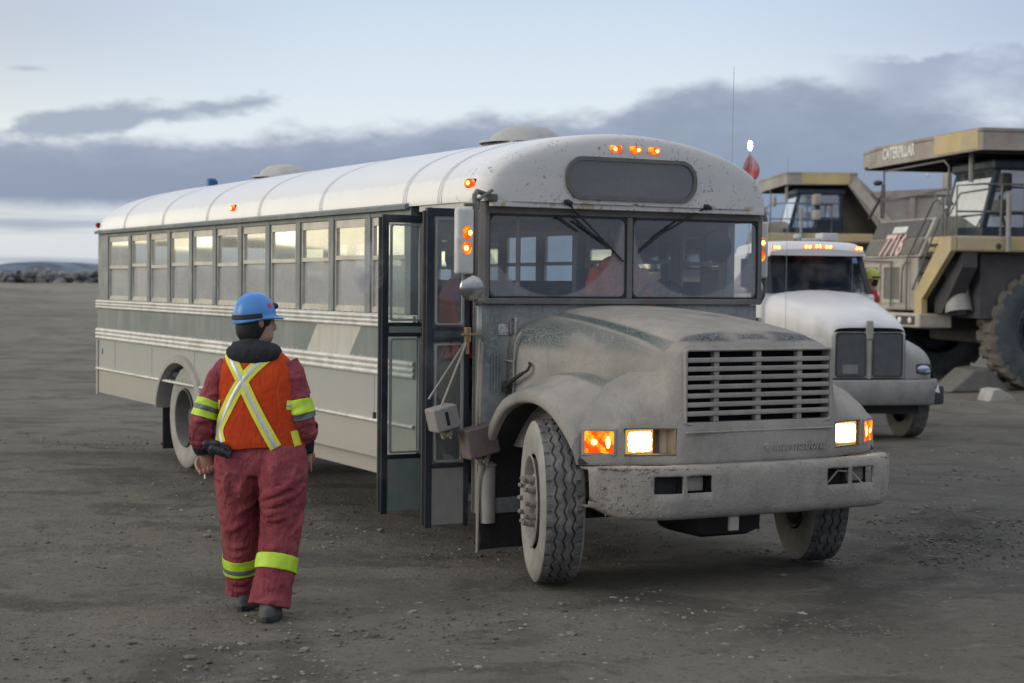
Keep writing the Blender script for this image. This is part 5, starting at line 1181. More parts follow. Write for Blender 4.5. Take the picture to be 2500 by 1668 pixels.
    b.rbox(X0-.1, X1-.22, Y0-.08, Y1+.08, 4.84, 5.08, .06); b.box(X0, X0+.03, Y0, Y1, 3.6, 4.3)
    b.box(X0, .1, Y1-.03, Y1, 3.6, 4.0)
    cb = b.build('cab', M['navy'], r, bevel=.02)
    MB().add([(X1+.0, Y0+.1, 3.6), (X1+.0, Y1-.1, 3.6), (X1-.30, Y1-.1, 4.84), (X1-.30, Y0+.1, 4.84)], [(0, 1, 2, 3)]).build('front_pane', M['glass_cabf'], cb, weld=False)
    MB().add([(X1-.1, Y1-.05, 3.6), (.15, Y1-.05, 3.6), (.15, Y1-.05, 4.84), (X1-.4, Y1-.05, 4.84)], [(0, 1, 2, 3)]).build('side_pane', M['glass_cab'], cb, weld=False)
    MB().add([(.05, Y1-.05, 3.6), (X0+.1, Y1-.05, 3.6), (X0+.1, Y1-.05, 4.84), (.05, Y1-.05, 4.84)], [(0, 1, 2, 3)]).build('side_pane', M['glass_cab'], cb, weld=False)
    b = MB(); b.rbox(-.35, .1, 1.2, 1.8, 3.6, 4.5, .08); b.build('seat', M['catdark'], cb)
    for (x, y, z, sx, sy, sz) in ((1.6, 1.55, 4.62, .06, .14, .20), (.35, 3.15, 4.62, .12, .30, .20), (.35, 3.15, 4.05, .12, .30, .18)):
        MB().rbox(x-sx, x+sx, y-sy, y+sy, z-sz, z+sz, .04).build('mirror', M['catgrey'], r, smooth=True)
    b = MB(); b.tube([(.35, 2.9, 4.5), (.35, 3.2, 4.3), (.35, 3.1, 3.9), (.35, 2.9, 3.6)], .03, 6); b.tube([(1.9, -1.2, 3.9), (1.85, -1.3, 4.7)], .05, 6); b.ball((1.9, -1.5, 4.75), (.1, .18, .07), 8); b.tube([(1.9, -2.0, 3.9), (1.85, -1.3, 4.5)], .03, 6); b.build('mirror_bracket', M['black'], r, smooth=True)
    b = MB()
    for y, z in ((1.5, 4.75), (2.15, 4.2), (2.45, 4.0)): b.ball((2.05, y, z), .035, 8)
    b.build('work_lamp', M['textgrey'], r, smooth=True)
    if first:
        w_, t_ = big_wheel(-.28 if number else 0, 2.33, 1, r); HT['w'] = (w_, t_)
        pos = ((0, -2.33, -1), (-4.56, 2.3, 1), (-4.56, 1.5, 1), (-4.56, -2.3, -1), (-4.56, -1.5, -1))
    else: pos = ((0, 2.33, 1), (0, -2.33, -1), (-4.56, 2.3, 1), (-4.56, 1.5, 1), (-4.56, -2.3, -1), (-4.56, -1.5, -1))
    for x, y, s in pos:
        w_ = HT['w'][0].copy(); C.objects.link(w_); w_.parent = r; w_.matrix_local = Matrix.Translation((x, y, 1.35)) @ Matrix.Rotation(0 if s > 0 else PI, 4, 'Z')
        t_ = HT['w'][1].copy(); C.objects.link(t_); t_.parent = w_
    return r
M['rad2'] = simple('dark_hood_screen', (.10, .10, .105), .8, bump=.6, bscale=60)
haul((10.9, 39.2, gz(10.9, 38)), (-.98, -.2), 'dusty yellow and grey haul truck numbered 7716 at the edge of the yard', '7716', True)
haul((11.5, 65.8, gz(10, 63)), (-.999, -.045), 'haul truck farther back, its cab showing above the white truck roof', None, False)
# ---- chock blocks by the big tyre
def wedge(name, x, y, w_, hgt, ln, rz, mat, label, grp=None):
    b = MB(); b.prism([(-ln/2, 0), (ln/2, 0), (ln/2*.55, hgt*.55), (-ln*.12, hgt), (-ln*.36, hgt*.9)], 'y', -w_/2, w_/2)
    o = b.build(name, mat, None, bevel=.02); o.location = (x, y, gz(x, y)-.01); o.rotation_euler = (0, 0, rz); return tag(o, label, 'wheel chock', grp)
o = wedge('wheel_chock', 9.75, 33.6, .5, .27, .62, .25, simple('pale_concrete', (.34, .335, .31), .9, dirt=(.2, .19, .17)), 'pale concrete wedge on the ground in front of the big tyre')
b = MB(); b.prism([(-.7, 0), (.8, 0), (.25, .55), (-.1, .5)], 'y', -.5, .5); o = b.build('dirt_mound', simple('grey_dirt_mound', (.13, .125, .115), .95, bump=.8, bscale=15), None, bevel=.05); o.location = (10.1, 37.0, gz(10, 37)-.02); o.rotation_euler = (0, 0, .2); tag(o, 'grey heap of dirt against the big tyre of truck 7716', 'dirt heap')
rs = random.Random(21)
for i, (x, y, r_, lab) in enumerate(((7.62, 31.0, .16, 'pale rock lying between the white truck and truck 7716'), (8.6, 32.2, .10, 'small rock lying just left of the pale concrete wedge'), (1.42, 6.55, .03, 'dark round stone at the bottom edge right of centre'), (-.42, 6.35, .022, 'pale stone at the bottom edge left of centre'))):
    mb = MB(); stone(mb, 0, 0, r_, rs, .6, z=0); o = mb.build('rock', M['stone'] if i != 2 else M['clod'], smooth=False); o.location = (x, y, gz(x, y)); tag(o, lab, 'rock')
    s_ = o.modifiers.new('sub', 'SUBSURF'); s_.levels = s_.render_levels = 1
# ================================================================ people
M['skin'] = simple('skin', (.36, .22, .17), .55, var=.08, **{'Subsurface Weight': .08})
M['hair'] = simple('black_hair', (.012, .011, .011), .6, var=.4, scale=60, bump=.8, bscale=160)
def m_cloth(name, c1, c2, bump=.5, sc=2.5):
    m, g, out = newmat(name); oc, (x, y, z) = obj_sep(g); n = g.noise(oc, sc, 6, .6, .4); n2 = g.noise(oc, 13, 5, .6, .8); n3 = g.noise(oc, 300, 2, .6)
    c = g.mix(g.ss(n, .35, .68), c1, c2); c = g.mix(g.m('MULTIPLY', g.ss(n2, .55, .75), .3), c, tuple(min(1, v*1.6+.02) for v in c2))
    st = g.n('ShaderNodeCombineXYZ'); g.put(st.inputs[0], g.m('MULTIPLY', x, 1.6)); g.put(st.inputs[1], y); g.put(st.inputs[2], g.m('MULTIPLY', z, .8)); n4 = g.noise(st.outputs[0], 9, 4, .55, 1.2)
    principled(g, out, c, .85, 0, g.m('ADD', g.m('MULTIPLY', n4, 1.0), g.m('MULTIPLY', n3, .05)), bump, .03, .2); return m
M['coverall'] = m_cloth('faded_red_coverall', (.18, .032, .045), (.285, .070, .083), 1.0)
M['vest'] = m_cloth('orange_safety_vest', (.40, .036, .008), (.52, .060, .012), .6)
M['hoodie'] = m_cloth('charcoal_hoodie', (.018, .019, .023), (.032, .033, .038), .4)
M['black_cloth'] = m_cloth('black_knit_cuff', (.010, .013, .02), (.018, .022, .03), .3)
M['lime'] = simple('lime_reflective_tape', (.42, .62, .035), .5, var=.08, scale=30)
M['yell'] = simple('yellow_reflective_tape', (.62, .66, .05), .5, var=.08, scale=30)
M['silver'] = simple('silver_reflective_tape', (.50, .51, .50), .35, .3, var=.1, scale=40)
M['tape_dark'] = simple('grey_tape', (.10, .13, .13), .5)
M['blue_hat'] = simple('blue_hard_hat', (.055, .22, .56), .32, var=.05, bump=0, spec=.5)
M['redst'] = simple('red_sticker', (.45, .04, .05), .5); M['boot'] = simple('worn_boot', (.035, .04, .05), .7, dirt=(.12, .115, .105), damt=.6, dscale=8)
def eloft(mb, secs, n=20, caps=True, M_=None):
    """secs: (centre, direction axis vectors u, v, ru, rv)"""
    rows = []
    for c, u, v, ru, rv in secs:
        c, u, v = Vector(c), Vector(u), Vector(v)
        rows.append([tuple(c+u*math.cos(2*PI*k/n)*ru+v*math.sin(2*PI*k/n)*rv) for k in range(n)])
    A = cr(np.array(rows), 3, 0); mb.loft(A, cv=True, cap0=caps, cap1=caps, M=M_); return A
def limb(mb, pts, n=16, ref=(0, 1, 0), caps=True, sub=4):
    """pts: (x, y, z, ru, rv) – oriented along the path"""
    P = cr(np.array(pts, float), sub, 0); rows = []
    for i, p in enumerate(P):
        a, b_ = Vector(P[max(i-1, 0)][:3]), Vector(P[min(i+1, len(P)-1)][:3]); t = (b_-a).normalized(); v = Vector(ref); v = (v-t*v.dot(t)).normalized(); u = v.cross(t)
        rows.append([tuple(Vector(p[:3])+u*math.cos(2*PI*k/n)*p[3]+v*math.sin(2*PI*k/n)*p[4]) for k in range(n)])
    mb.loft(rows, cv=True, cap0=caps, cap1=caps); return rows
def remeshed(mb, name, mat, parent, vox, smooth=6, M_=None, wr=0, wscale=.07):
    o = mb.build(name, mat, parent, weld=False)
    if M_ is not None: o.matrix_local = M_
    r = o.modifiers.new('remesh', 'REMESH'); r.mode = 'VOXEL'; r.voxel_size = vox; r.use_smooth_shade = True
    s = o.modifiers.new('smooth', 'SMOOTH'); s.factor = .5; s.iterations = smooth
    if wr:
        t = bpy.data.textures.new(name+'_folds', 'CLOUDS'); t.noise_scale = wscale; t.noise_depth = 2
        d = o.modifiers.new('folds', 'DISPLACE'); d.texture = t; d.strength = wr; d.mid_level = .5; d.texture_coords = 'LOCAL'
    return o
def head(mb, T):
    """head looking along local +x, crown up, origin at the centre of the skull"""
    secs = [(-.155, .0, .052, .050), (-.125, .018, .062, .056), (-.105, .022, .078, .062), (-.075, .018, .090, .066), (-.04, .008, .096, .072), (0, .0, .100, .076), (.045, -.004, .100, .078), (.085, -.010, .086, .068), (.115, -.012, .050, .042), (.124, -.012, .012, .012)]
    rows = []
    for z, cx, rx, ry in secs:
        row = []
        for k in range(24):
            a = 2*PI*k/24; x = cx+rx*math.cos(a); y = ry*math.sin(a)
            if z < -.09 and math.cos(a) > 0: x += .010*math.cos(a)
            row.append((x, y, z))
        rows.append(row)
    mb.loft(cr(np.array(rows), 2, 0), cv=True, cap0=True, cap1=True, M=T)
    mb.ball((.112, 0, -.045), (.020, .014, .024), 10, M=T); mb.ball((.106, 0, -.02), (.012, .010, .03), 8, M=T)          # nose
    mb.ball((.098, 0, -.082), (.013, .025, .006), 8, M=T); mb.ball((.097, 0, -.093), (.013, .022, .007), 8, M=T); mb.ball((.088, 0, -.118), (.02, .024, .015), 8, M=T)
    for s in (-1, 1):
        mb.ball((.086, s*.034, .005), (.016, .016, .008), 8, M=T)                                                          # brow
        mb.ball((.0, s*.078, -.02), (.020, .010, .034), 12, M=T); mb.ball((-.006, s*.086, -.012), (.017, .008, .028), 10, M=T)  # ears
def hand(mb, T, side=1, curl=1.0, sc=1.0):
    """palm hangs along -z from the wrist, fingers curl towards +x*side"""
    q = T @ Matrix.Scale(sc, 4)
    mb.loft(cr(np.array([[(c+rx*math.cos(2*PI*k/12), ry*math.sin(2*PI*k/12), z) for k in range(12)] for z, c, rx, ry in ((.03, 0, .022, .027), (0, 0, .021, .028), (-.03, .002, .019, .036), (-.065, .004, .017, .043), (-.09, .004, .014, .042))]), 2, 0), cv=True, cap0=True, cap1=True, M=q)
    for i, (y, L) in enumerate(((-.032, .072), (-.011, .080), (.011, .076), (.031, .060))):
        a = .45*curl+.07*i; p = Vector((.004, y, -.082)); pts = [tuple(p)+(.0092, .0092)]; seg = (L*.42, L*.32, L*.26)
        for k, sl_ in enumerate(seg):
            ang = a*(1+k*1.15); p = p+Vector((math.sin(ang)*side, 0, -math.cos(ang)))*sl_; pts.append((*p, .0088-.0008*k, .0088-.0008*k))
        b2 = MB(); limb(b2, pts, 8, sub=2); mb.add(b2.v, b2.f, q)
        mb.ball(pts[-1][:3], .0072, 8, M=q)
    b2 = MB(); limb(b2, [(0, -.030, -.018, .012, .012), (.014*side, -.048, -.045, .0115, .0115), (.03*side, -.045, -.072, .010, .010), (.04*side, -.034, -.092, .0085, .0085)], 8, sub=2); mb.add(b2.v, b2.f, q); mb.ball((.04*side, -.034, -.092), .0088, 8, M=q)
def helmet(parent, T, mat, sticker=True, lamp=True, band=True):
    rows = []; n = 40
    for i in range(13):
        f = i/12*PI/2; row = []
        for k in range(n):
            a = 2*PI*k/n; rx, ry, hz = .138, .114, .150
            x = rx*math.cos(a)*math.cos(f)**.85; y = ry*math.sin(a)*math.cos(f)**.85; z = hz*math.sin(f)**.95
            rid = .006*max(0, math.cos(a*1)*0+1-abs(y)/.018)*(math.sin(f) if True else 0); rid += .004*max(0, 1-abs(abs(y)-.045)/.010)*(1 if abs(x) < .12 else 0)*math.sin(f)
            row.append((x, y, z+rid))
        rows.append(row)
    lip = []; lip2 = []
    for k in range(n):
        a = 2*PI*k/n; br = .048*max(0, math.cos(a))**2.2 + .010; back = .012*max(0, -math.cos(a))
        lip.append(((.138+br)*math.cos(a), (.114+.010+.0*br)*math.sin(a), -.012-.018*max(0, math.cos(a))**2-back)); lip2.append(((.136+br*.9)*math.cos(a), (.112+.006)*math.sin(a), -.020-.018*max(0, math.cos(a))**2-back))
    rows = [[(x*.97, y*.97, z-.02) for x, y, z in rows[0]], lip2, lip] + rows
    h = MB().loft(rows, cv=True).build('hard_hat', mat, parent, smooth=True, ang=50, M=T)
    if band:
        rr = []
        for z0_, z1_, e in ((-.010, .012, .0),):
            A = []
            for k in range(21):
                a = PI*.5+PI*k/20*1.0; A.append((a,))
            for zz, ex in ((-.008, .002), (-.004, .007), (.020, .006), (.024, .0)): rr.append([((.140+ex)*math.cos(a[0]), (.117+ex)*math.sin(a[0]), zz) for a in A])
        MB().loft(rr).build('rear_band', M['black'], h, smooth=True)
    if sticker: 
        st = []
        for zz in (.052, .078): st.append([(.138*math.cos(a)*math.cos(math.asin(min(1, zz/.15)))**.85*1.022, .114*math.sin(a)*math.cos(math.asin(min(1, zz/.15)))**.85*1.03, zz) for a in np.linspace(-1.12, -.86, 5)])
        MB().loft(st).build('sticker', M['redst'], h)
    if lamp:
        MB().ball((.135, -.0, .052), (.026, .030, .024), 12).ball((.15, -.0, .050), (.016, .020, .018), 10).build('cap_lamp', M['black'], h, smooth=True)
    return h
def ringband(name, pts, mat, parent, n=24, ref=(0, 1, 0), wrap=None):
    b = MB(); limb(b, pts, n*2 if wrap else n, ref, caps=False, sub=4 if wrap else 2); o = b.build(name, mat, parent, smooth=True)
    if wrap: w_ = o.modifiers.new('wrap', 'SHRINKWRAP'); w_.target = wrap; w_.wrap_method = 'NEAREST_SURFACEPOINT'; w_.wrap_mode = 'ABOVE_SURFACE'; w_.offset = .004
    s = o.modifiers.new('t', 'SOLIDIFY'); s.thickness = .003; s.offset = 1; return o
# ---------------- worker in the foreground (x picture-right, y away from the camera)
P0 = empty('person', (-1.425, 9.5, gz(-1.4, 9.5)), 0, 'worker seen from behind in blue hard hat, orange vest and red coveralls', 'person')
AL = [(-.180, .0, 1.425, .062, .070), (-.242, -.005, 1.34, .064, .074), (-.286, -.02, 1.22, .064, .072), (-.320, -.035, 1.10, .071, .075), (-.332, -.02, 1.02, .066, .068), (-.325, .005, .972, .055, .058)]
AR = [(.150, .0, 1.435, .066, .074), (.190, -.01, 1.35, .070, .078), (.215, -.03, 1.24, .071, .078), (.238, -.035, 1.13, .075, .080), (.248, .0, 1.05, .068, .073), (.246, .03, 1.005, .058, .062)]
LL = [(-.122, .03, .95, .135, .165), (-.128, .04, .80, .142, .165), (-.132, .08, .62, .122, .140), (-.128, .12, .45, .112, .125), (-.130, .16, .30, .104, .118), (-.125, .20, .15, .104, .115), (-.124, .21, .085, .106, .115)]
LR = [(.122, .0, .95, .140, .168), (.130, -.02, .80, .145, .165), (.128, -.02, .62, .128, .142), (.118, -.03, .45, .118, .128), (.105, -.08, .30, .112, .122), (.085, -.13, .15, .114, .122), (.075, -.15, .075, .120, .126)]
b = MB()
limb(b, LL, 24); limb(b, LR, 24)
eloft(b, [((0, .02, .80), (1, 0, 0), (0, 1, 0), .20, .14), ((.0, .02, .90), (1, 0, 0), (0, 1, 0), .258, .172), ((0, .01, 1.0), (1, 0, 0), (0, 1, 0), .245, .165), ((0, 0, 1.15), (1, 0, 0), (0, 1, 0), .222, .150), ((0, 0, 1.32), (1, 0, 0), (0, 1, 0), .215, .138), ((-.01, 0, 1.42), (1, 0, 0), (0, 1, 0), .19, .115), ((-.015, 0, 1.48), (1, 0, 0), (0, 1, 0), .12, .085)], 28)
limb(b, AL, 20); limb(b, AR, 20)
def fold(L_, pts, r):
    """a ridge of cloth on a limb: pts are (height, angle) with angle 0 = picture right, -90 = towards the camera"""
    A = cr(np.array(L_), 8, 0); A = A[np.argsort(A[:, 2])]; P_ = []
    for z, an in pts:
        c = [np.interp(z, A[:, 2], A[:, k]) for k in (0, 1, 3, 4)]; an = math.radians(an); P_.append((c[0]+math.cos(an)*c[2]*.985, c[1]+math.sin(an)*c[3]*.985, z))
    P_ = cr(np.array(P_), 4, 0).tolist(); n_ = len(P_); r *= 1.35; b.tube(P_, [r*(.25+.75*math.sin(PI*i/(n_-1))) for i in range(n_)], 8)
rf = random.Random(17)
fold(LR, [(.66, -170), (.70, -120), (.76, -70), (.82, -20)], .022); fold(LR, [(.63, -160), (.65, -110), (.70, -60), (.75, -20)], .020); fold(LR, [(.60, -150), (.60, -110), (.62, -70)], .018)
fold(LR, [(.55, -130), (.57, -90), (.60, -40)], .016); fold(LR, [(.42, -150), (.40, -100), (.43, -50)], .015); fold(LR, [(.46, -60), (.52, -30), (.60, -10)], .016); fold(LR, [(.22, -140), (.19, -95), (.21, -50)], .014); fold(LR, [(.15, -120), (.12, -80), (.14, -30)], .014)
fold(LL, [(.84, -60), (.72, -75), (.62, -60)], .022); fold(LL, [(.86, -100), (.74, -110), (.66, -90)], .020); fold(LL, [(.66, -20), (.62, -60), (.56, -100)], .020); fold(LL, [(.55, -40), (.50, -90), (.47, -140)], .018)
fold(LL, [(.42, -40), (.38, -85), (.40, -130)], .016); fold(LL, [(.35, -60), (.33, -100), (.36, -150)], .014); fold(LL, [(.19, -50), (.16, -90), (.18, -140)], .016); fold(LL, [(.13, -40), (.11, -90), (.13, -130)], .014)
fold(LR, [(.90, -40), (.78, -60), (.70, -40)], .018); fold(LR, [(.92, -120), (.80, -100), (.72, -110)], .018); fold(LL, [(.93, -150), (.85, -130), (.80, -100)], .018)
for Lx in (AL, AR):
    for k in range(9):
        z = 1.02+k*.045+rf.uniform(-.01, .01); a_ = rf.uniform(-170, -60); fold(Lx, [(z, a_), (z+rf.uniform(-.03, .03), a_+45), (z+rf.uniform(-.03, .04), a_+90)], rf.uniform(.009, .014))
cov = remeshed(b, 'coveralls', M['coverall'], P0, .008, 2, wr=.016, wscale=.06)
# hems and sleeves gather: rolled cuffs
ringband('cuff', [(-.332, -.012, 1.015, .070, .072), (-.328, .0, .985, .066, .066)], M['coverall'], P0); ringband('cuff', [(.246, .0, 1.075, .080, .083), (.246, .02, 1.035, .076, .080)], M['coverall'], P0)
# body: head, neck, trunk, arms, hands, legs in one skin
b = MB(); HT_ = Matrix.Translation((-.030, .0, 1.685)) @ Matrix.Rotation(math.radians(32), 4, 'Z') @ Matrix.Rotation(math.radians(2), 4, 'Y')
head(b, HT_)
limb(b, [(-.03, .0, 1.60, .060, .062), (-.03, .0, 1.52, .062, .064), (-.01, .0, 1.46, .10, .075), (0, 0, 1.40, .17, .09), (0, 0, 1.2, .16, .10), (0, 0, 1.0, .15, .10), (0, .02, .88, .16, .11)], 20)
for A_ in (AL, AR): limb(b, [(x, y, z, .040, .042) for x, y, z, _, _ in A_]+[((-.322, .02, .93, .030, .032) if A_ is AL else (.246, .06, .955, .030, .032))], 12)
hand(b, Matrix.Translation((-.322, .022, .915)) @ Matrix.Rotation(math.radians(-78), 4, 'Z') @ Matrix.Rotation(math.radians(6), 4, 'X'), 1, 1.75, 1.08)
hand(b, Matrix.Translation((.246, .055, .955)) @ Matrix.Rotation(math.radians(90), 4, 'Z'), 1, .5, 1.0)
for L_ in (LL, LR): limb(b, [(x, y, z, .055, .058) for x, y, z, _, _ in L_], 12)
bodyp = remeshed(b, 'body', M['skin'], P0, .0042, 2)
# hair: cap of hair over the back of the skull down to the collar
b = MB(); rows = []
for z, cx, rx, ry in ((-.120, -.030, .052, .060), (-.09, -.030, .072, .070), (-.05, -.022, .087, .078), (0, -.016, .094, .083), (.05, -.012, .094, .084), (.09, -.014, .080, .07), (.12, -.014, .04, .04)):
    rows.append([(cx+rx*math.cos(a), ry*math.sin(a), z) for a in np.linspace(.85, 2*PI-.85, 26)])
b.loft(cr(np.array(rows), 3, 0), M=HT_)
hr = b.build('hair', M['hair'], P0, smooth=True, ang=80); s = hr.modifiers.new('t', 'SOLIDIFY'); s.thickness = .012; s.offset = 0
for s in (-1, 1):
    b = MB(); b.ball((.035, s*.080, .012), (.030, .012, .05), 10, M=HT_); b.ball((.040, s*.078, -.012), (.012, .010, .03), 8, M=HT_)
    b.build('sideburn', M['hair'], P0, smooth=True)
helmet(P0, HT_ @ Matrix.Translation((-.006, 0, .012)) @ Matrix.Rotation(math.radians(-8), 4, 'Y') @ Matrix.Scale(.90, 4), M['blue_hat'])
# hood of the sweater bunched round the neck
b = MB()
b.tube([(-.14, -.03, 1.525), (-.07, -.085, 1.545), (.02, -.080, 1.54), (.095, -.02, 1.505), (.07, .06, 1.49), (-.03, .09, 1.50), (-.13, .06, 1.51)], .031, 12, closed=True)
eloft(b, [((-.020, -.055, 1.395), (1, 0, 0), (0, 1, 0), .035, .025), ((-.028, -.085, 1.44), (1, 0, 0), (0, 1, 0), .11, .045), ((-.03, -.085, 1.485), (1, 0, 0), (0, 1, 0), .155, .06), ((-.03, -.07, 1.525), (1, 0, 0), (0, 1, 0), .145, .07), ((-.03, -.05, 1.55), (1, 0, 0), (0, 1, 0), .10, .06)], 20)
b.ball((-.03, .0, 1.50), (.15, .10, .06), 16)
remeshed(b, 'hood', M['hoodie'], P0, .010, 5, wr=.014, wscale=.05)
# vest
VS = [(.955, .006, .262, .176), (1.0, .005, .262, .180), (1.10, .0, .250, .174), (1.20, .0, .242, .166), (1.30, -.004, .238, .158), (1.38, -.012, .226, .145), (1.44, -.018, .205, .126), (1.485, -.022, .165, .105), (1.512, -.025, .125, .085)]
VS = [(z, cx-.006, rx-.008, ry) for z, cx, rx, ry in VS]
VC = cr(np.array(VS), 6, 0)
def vest_sec(z):
    i = int(np.argmin(abs(VC[:, 0]-z))); return VC[i]
def vest_back(x, z):
    _, cx, rx, ry = [np.interp(z, VC[:, 0], VC[:, k]) for k in range(4)]
    u = max(-1, min(1, (x-cx)/rx)); f = .015*math.sin(x*28+z*9)*.25
    return Vector((x, .005-ry*(1-abs(u)**2.5)**(1/2.5)+f*(1-abs(u)), z))
b = MB(); rows = []
for z, cx, rx, ry in VC:
    row = []
    for k in range(48):
        a = 2*PI*k/48; c_, s_ = math.cos(a), math.sin(a); x = cx+rx*math.copysign(abs(c_)**.8, c_); 
        if s_ < 0: p = vest_back(x, z); y = p.y
        else: y = .005+ry*abs(s_)**.8
        row.append((x, y, z+(.012*math.sin(x*9+1) if z < .98 else 0)))
    rows.append(row)
b.loft(rows, cv=True); vest = b.build('vest', M['vest'], P0, smooth=True); s = vest.modifiers.new('t', 'SOLIDIFY'); s.thickness = .004
def ribbon(pts, wd, mat, off, parent, name):
    P = cr(np.array([(x, z) for x, z in pts]), 10, 0); rows = []
    for i, p in enumerate(P):
        t = P[min(i+1, len(P)-1)]-P[max(i-1, 0)]; t /= np.linalg.norm(t); nrm = np.array([-t[1], t[0]])
        rows.append([tuple(vest_back(*(p+nrm*wd*(k/4-.5)))+Vector((0, -off*(1.0 if 0 < k < 4 else .6), 0))) for k in range(5)])
    return MB().loft(rows).build(name, mat, parent, smooth=True)
for pts in (((-.178, 1.502), (-.10, 1.37), (.0, 1.17), (.112, .968)), ((.085, 1.505), (-.01, 1.42), (-.10, 1.31), (-.19, 1.14), (-.222, 1.06), (-.205, .99))):
    a_ = ribbon(pts, .066, M['yell'], .006, vest, 'reflective_strap'); ribbon(pts, .028, M['silver'], .0085, a_, 'silver_stripe')
for x0_, x1_, z_ in ((-.254, -.215, 1.205), (.165, .238, 1.205)):
    a_ = ribbon(((x0_, z_), (x1_, z_-.005)), .052, M['yell'], .007, vest, 'side_tab'); ribbon(((x0_, z_), (x1_, z_-.005)), .024, M['silver'], .0095, a_, 'silver_stripe')
a_ = ribbon(((.205, 1.06), (.226, .975)), .035, M['yell'], .008, vest, 'side_tab')
# bands on sleeves and legs
def onlimb(L_, z0_, z1_, k=1.0, tilt=0):
    A = cr(np.array(L_), 8, 0); A = A[np.argsort(A[:, 2])]; return [tuple([np.interp(z, A[:, 2], A[:, j]) for j in range(2)])+(z,)+tuple([np.interp(z, A[:, 2], A[:, j])*k+.006 for j in (3, 4)]) for z in (z0_, (z0_+z1_)/2, z1_)]
ringband('sleeve_band', onlimb(AL, 1.185, 1.222), M['lime'], P0, wrap=cov); ringband('sleeve_band', onlimb(AL, 1.160, 1.185), M['tape_dark'], P0, wrap=cov); ringband('sleeve_band', onlimb(AL, 1.125, 1.160), M['lime'], P0, wrap=cov)
ringband('sleeve_band', onlimb(AR, 1.150, 1.225), M['lime'], P0, wrap=cov); ringband('sleeve_band', onlimb(AR, 1.128, 1.150), M['tape_dark'], P0, wrap=cov)
ringband('leg_band', onlimb(LL, .262, .315), M['lime'], P0, wrap=cov); ringband('leg_band', onlimb(LL, .238, .262), M['tape_dark'], P0, wrap=cov); ringband('leg_band', onlimb(LL, .222, .238), M['lime'], P0, wrap=cov)
ringband('leg_band', onlimb(LR, .262, .340), M['lime'], P0, wrap=cov)
ringband('knit_cuff', [(-.330, .0, 1.0, .052, .054), (-.328, .01, .965, .060, .060), (-.324, .02, .925, .050, .050), (-.322, .022, .915, .03, .03)], M['black_cloth'], P0)
ringband('knit_cuff', [(.246, .02, 1.04, .056, .060), (.246, .04, .98, .054, .056), (.246, .05, .925, .048, .05)], M['black_cloth'], P0)
# boots
for (x, y, z, pitch, rz) in ((-.10, .22, .0, 0, -.15), (.080, -.150, .0, .12, .0)):
    b = MB(); T = Matrix.Translation((x, y-.04, z)) @ Matrix.Rotation(rz, 4, 'Z') @ Matrix.Rotation(-pitch, 4, 'X') @ Matrix.Scale(1.16, 4)
    b.loft(cr(np.array([[(rx*math.cos(2*PI*k/16), cy+ry*math.sin(2*PI*k/16), zz) for k in range(16)] for zz, cy, rx, ry in ((.0, .06, .050, .148), (.03, .06, .053, .150), (.06, .05, .050, .138), (.085, .02, .048, .085), (.11, .03, .044, .05), (.15, .05, .040, .04))]), 3, 0), cv=True, cap0=True, cap1=True, M=T)
    bo = b.build('boot', M['boot'], P0, smooth=True, ang=60); MB().loft([[(r_*.056*math.cos(2*PI*k/20)/.056*1, .06+ry*math.sin(2*PI*k/20), zz) for k in range(20)] for zz, r_, ry in ((.001, .052, .15), (.022, .055, .154), (.026, .053, .151))], cv=True, cap0=True, cap1=True, M=T).build('sole', M['black'], bo, smooth=True)
# back pockets, seams
def patch(quad, n=8):
    """cloth patch laid on the back of the coveralls; quad of (x, z)"""
    (x0, z0), (x1, z1), (x2, z2), (x3, z3) = quad; rows = []
    for i in range(n+1):
        u = i/n; rows.append([((1-v)*((1-u)*x0+u*x3)+v*((1-u)*x1+u*x2), -.30, (1-v)*((1-u)*z0+u*z3)+v*((1-u)*z1+u*z2)) for v in np.linspace(0, 1, n+1)])
    o = MB().loft(rows).build('pocket', M['coverall'], P0, smooth=True); w_ = o.modifiers.new('wrap', 'SHRINKWRAP'); w_.target = cov; w_.wrap_method = 'PROJECT'; w_.use_project_y = True; w_.use_positive_direction = True; w_.use_negative_direction = False; w_.offset = -.004
    s_ = o.modifiers.new('t', 'SOLIDIFY'); s_.thickness = .006; s_.offset = 0; return o
patch(((-.20, .90), (-.06, .905), (-.065, .76), (-.195, .755))); patch(((.06, .905), (.20, .90), (.195, .755), (.065, .76)))
# pocket flap seam
b = MB(); b.tube([tuple(vest_back(-.20, .90)+Vector((0, -.0, 0))), (-.17, -.165, .845), (-.10, -.175, .83)], .003, 4); b.build('pocket_seam', M['coverall'], P0)
# gloves tucked in the back pocket
b = MB()
b.rbox(-.06, .06, -.022, .022, -.035, .035, .015); b.tube([(-.055, 0, .03), (-.02, -.02, .035), (.03, -.015, .01), (.07, 0, -.01)], .018, 8); b.tube([(-.05, -.01, .0), (.0, -.025, -.005), (.06, -.01, -.025)], .02, 8); b.ball((-.07, .0, .015), (.03, .02, .03), 8)
gl = remeshed(b, 'work_gloves', simple('black_leather_gloves', (.014, .017, .022), .45, dirt=(.09, .09, .09), damt=.3, dscale=12), None, .006, 3, wr=.012, wscale=.03)
gl.location = (-1.425-.205, 9.5-.165, gz(-1.4, 9.5)+.955); gl.rotation_euler = (0, math.radians(12), .25); tag(gl, "black work gloves tucked at the back of the walking worker's hip", 'gloves')
b = MB(); b.tube([(0, 0, 0), (.006, -.03, -.035)], .0042, 8); cg = b.build('cigarette', simple('cigarette_paper', (.7, .68, .62), .8), None); b = MB(); b.ball((.0, .0, .0), .0055, 8); b.build('ember', glow('ember', (1, .12, .04), 5), cg)
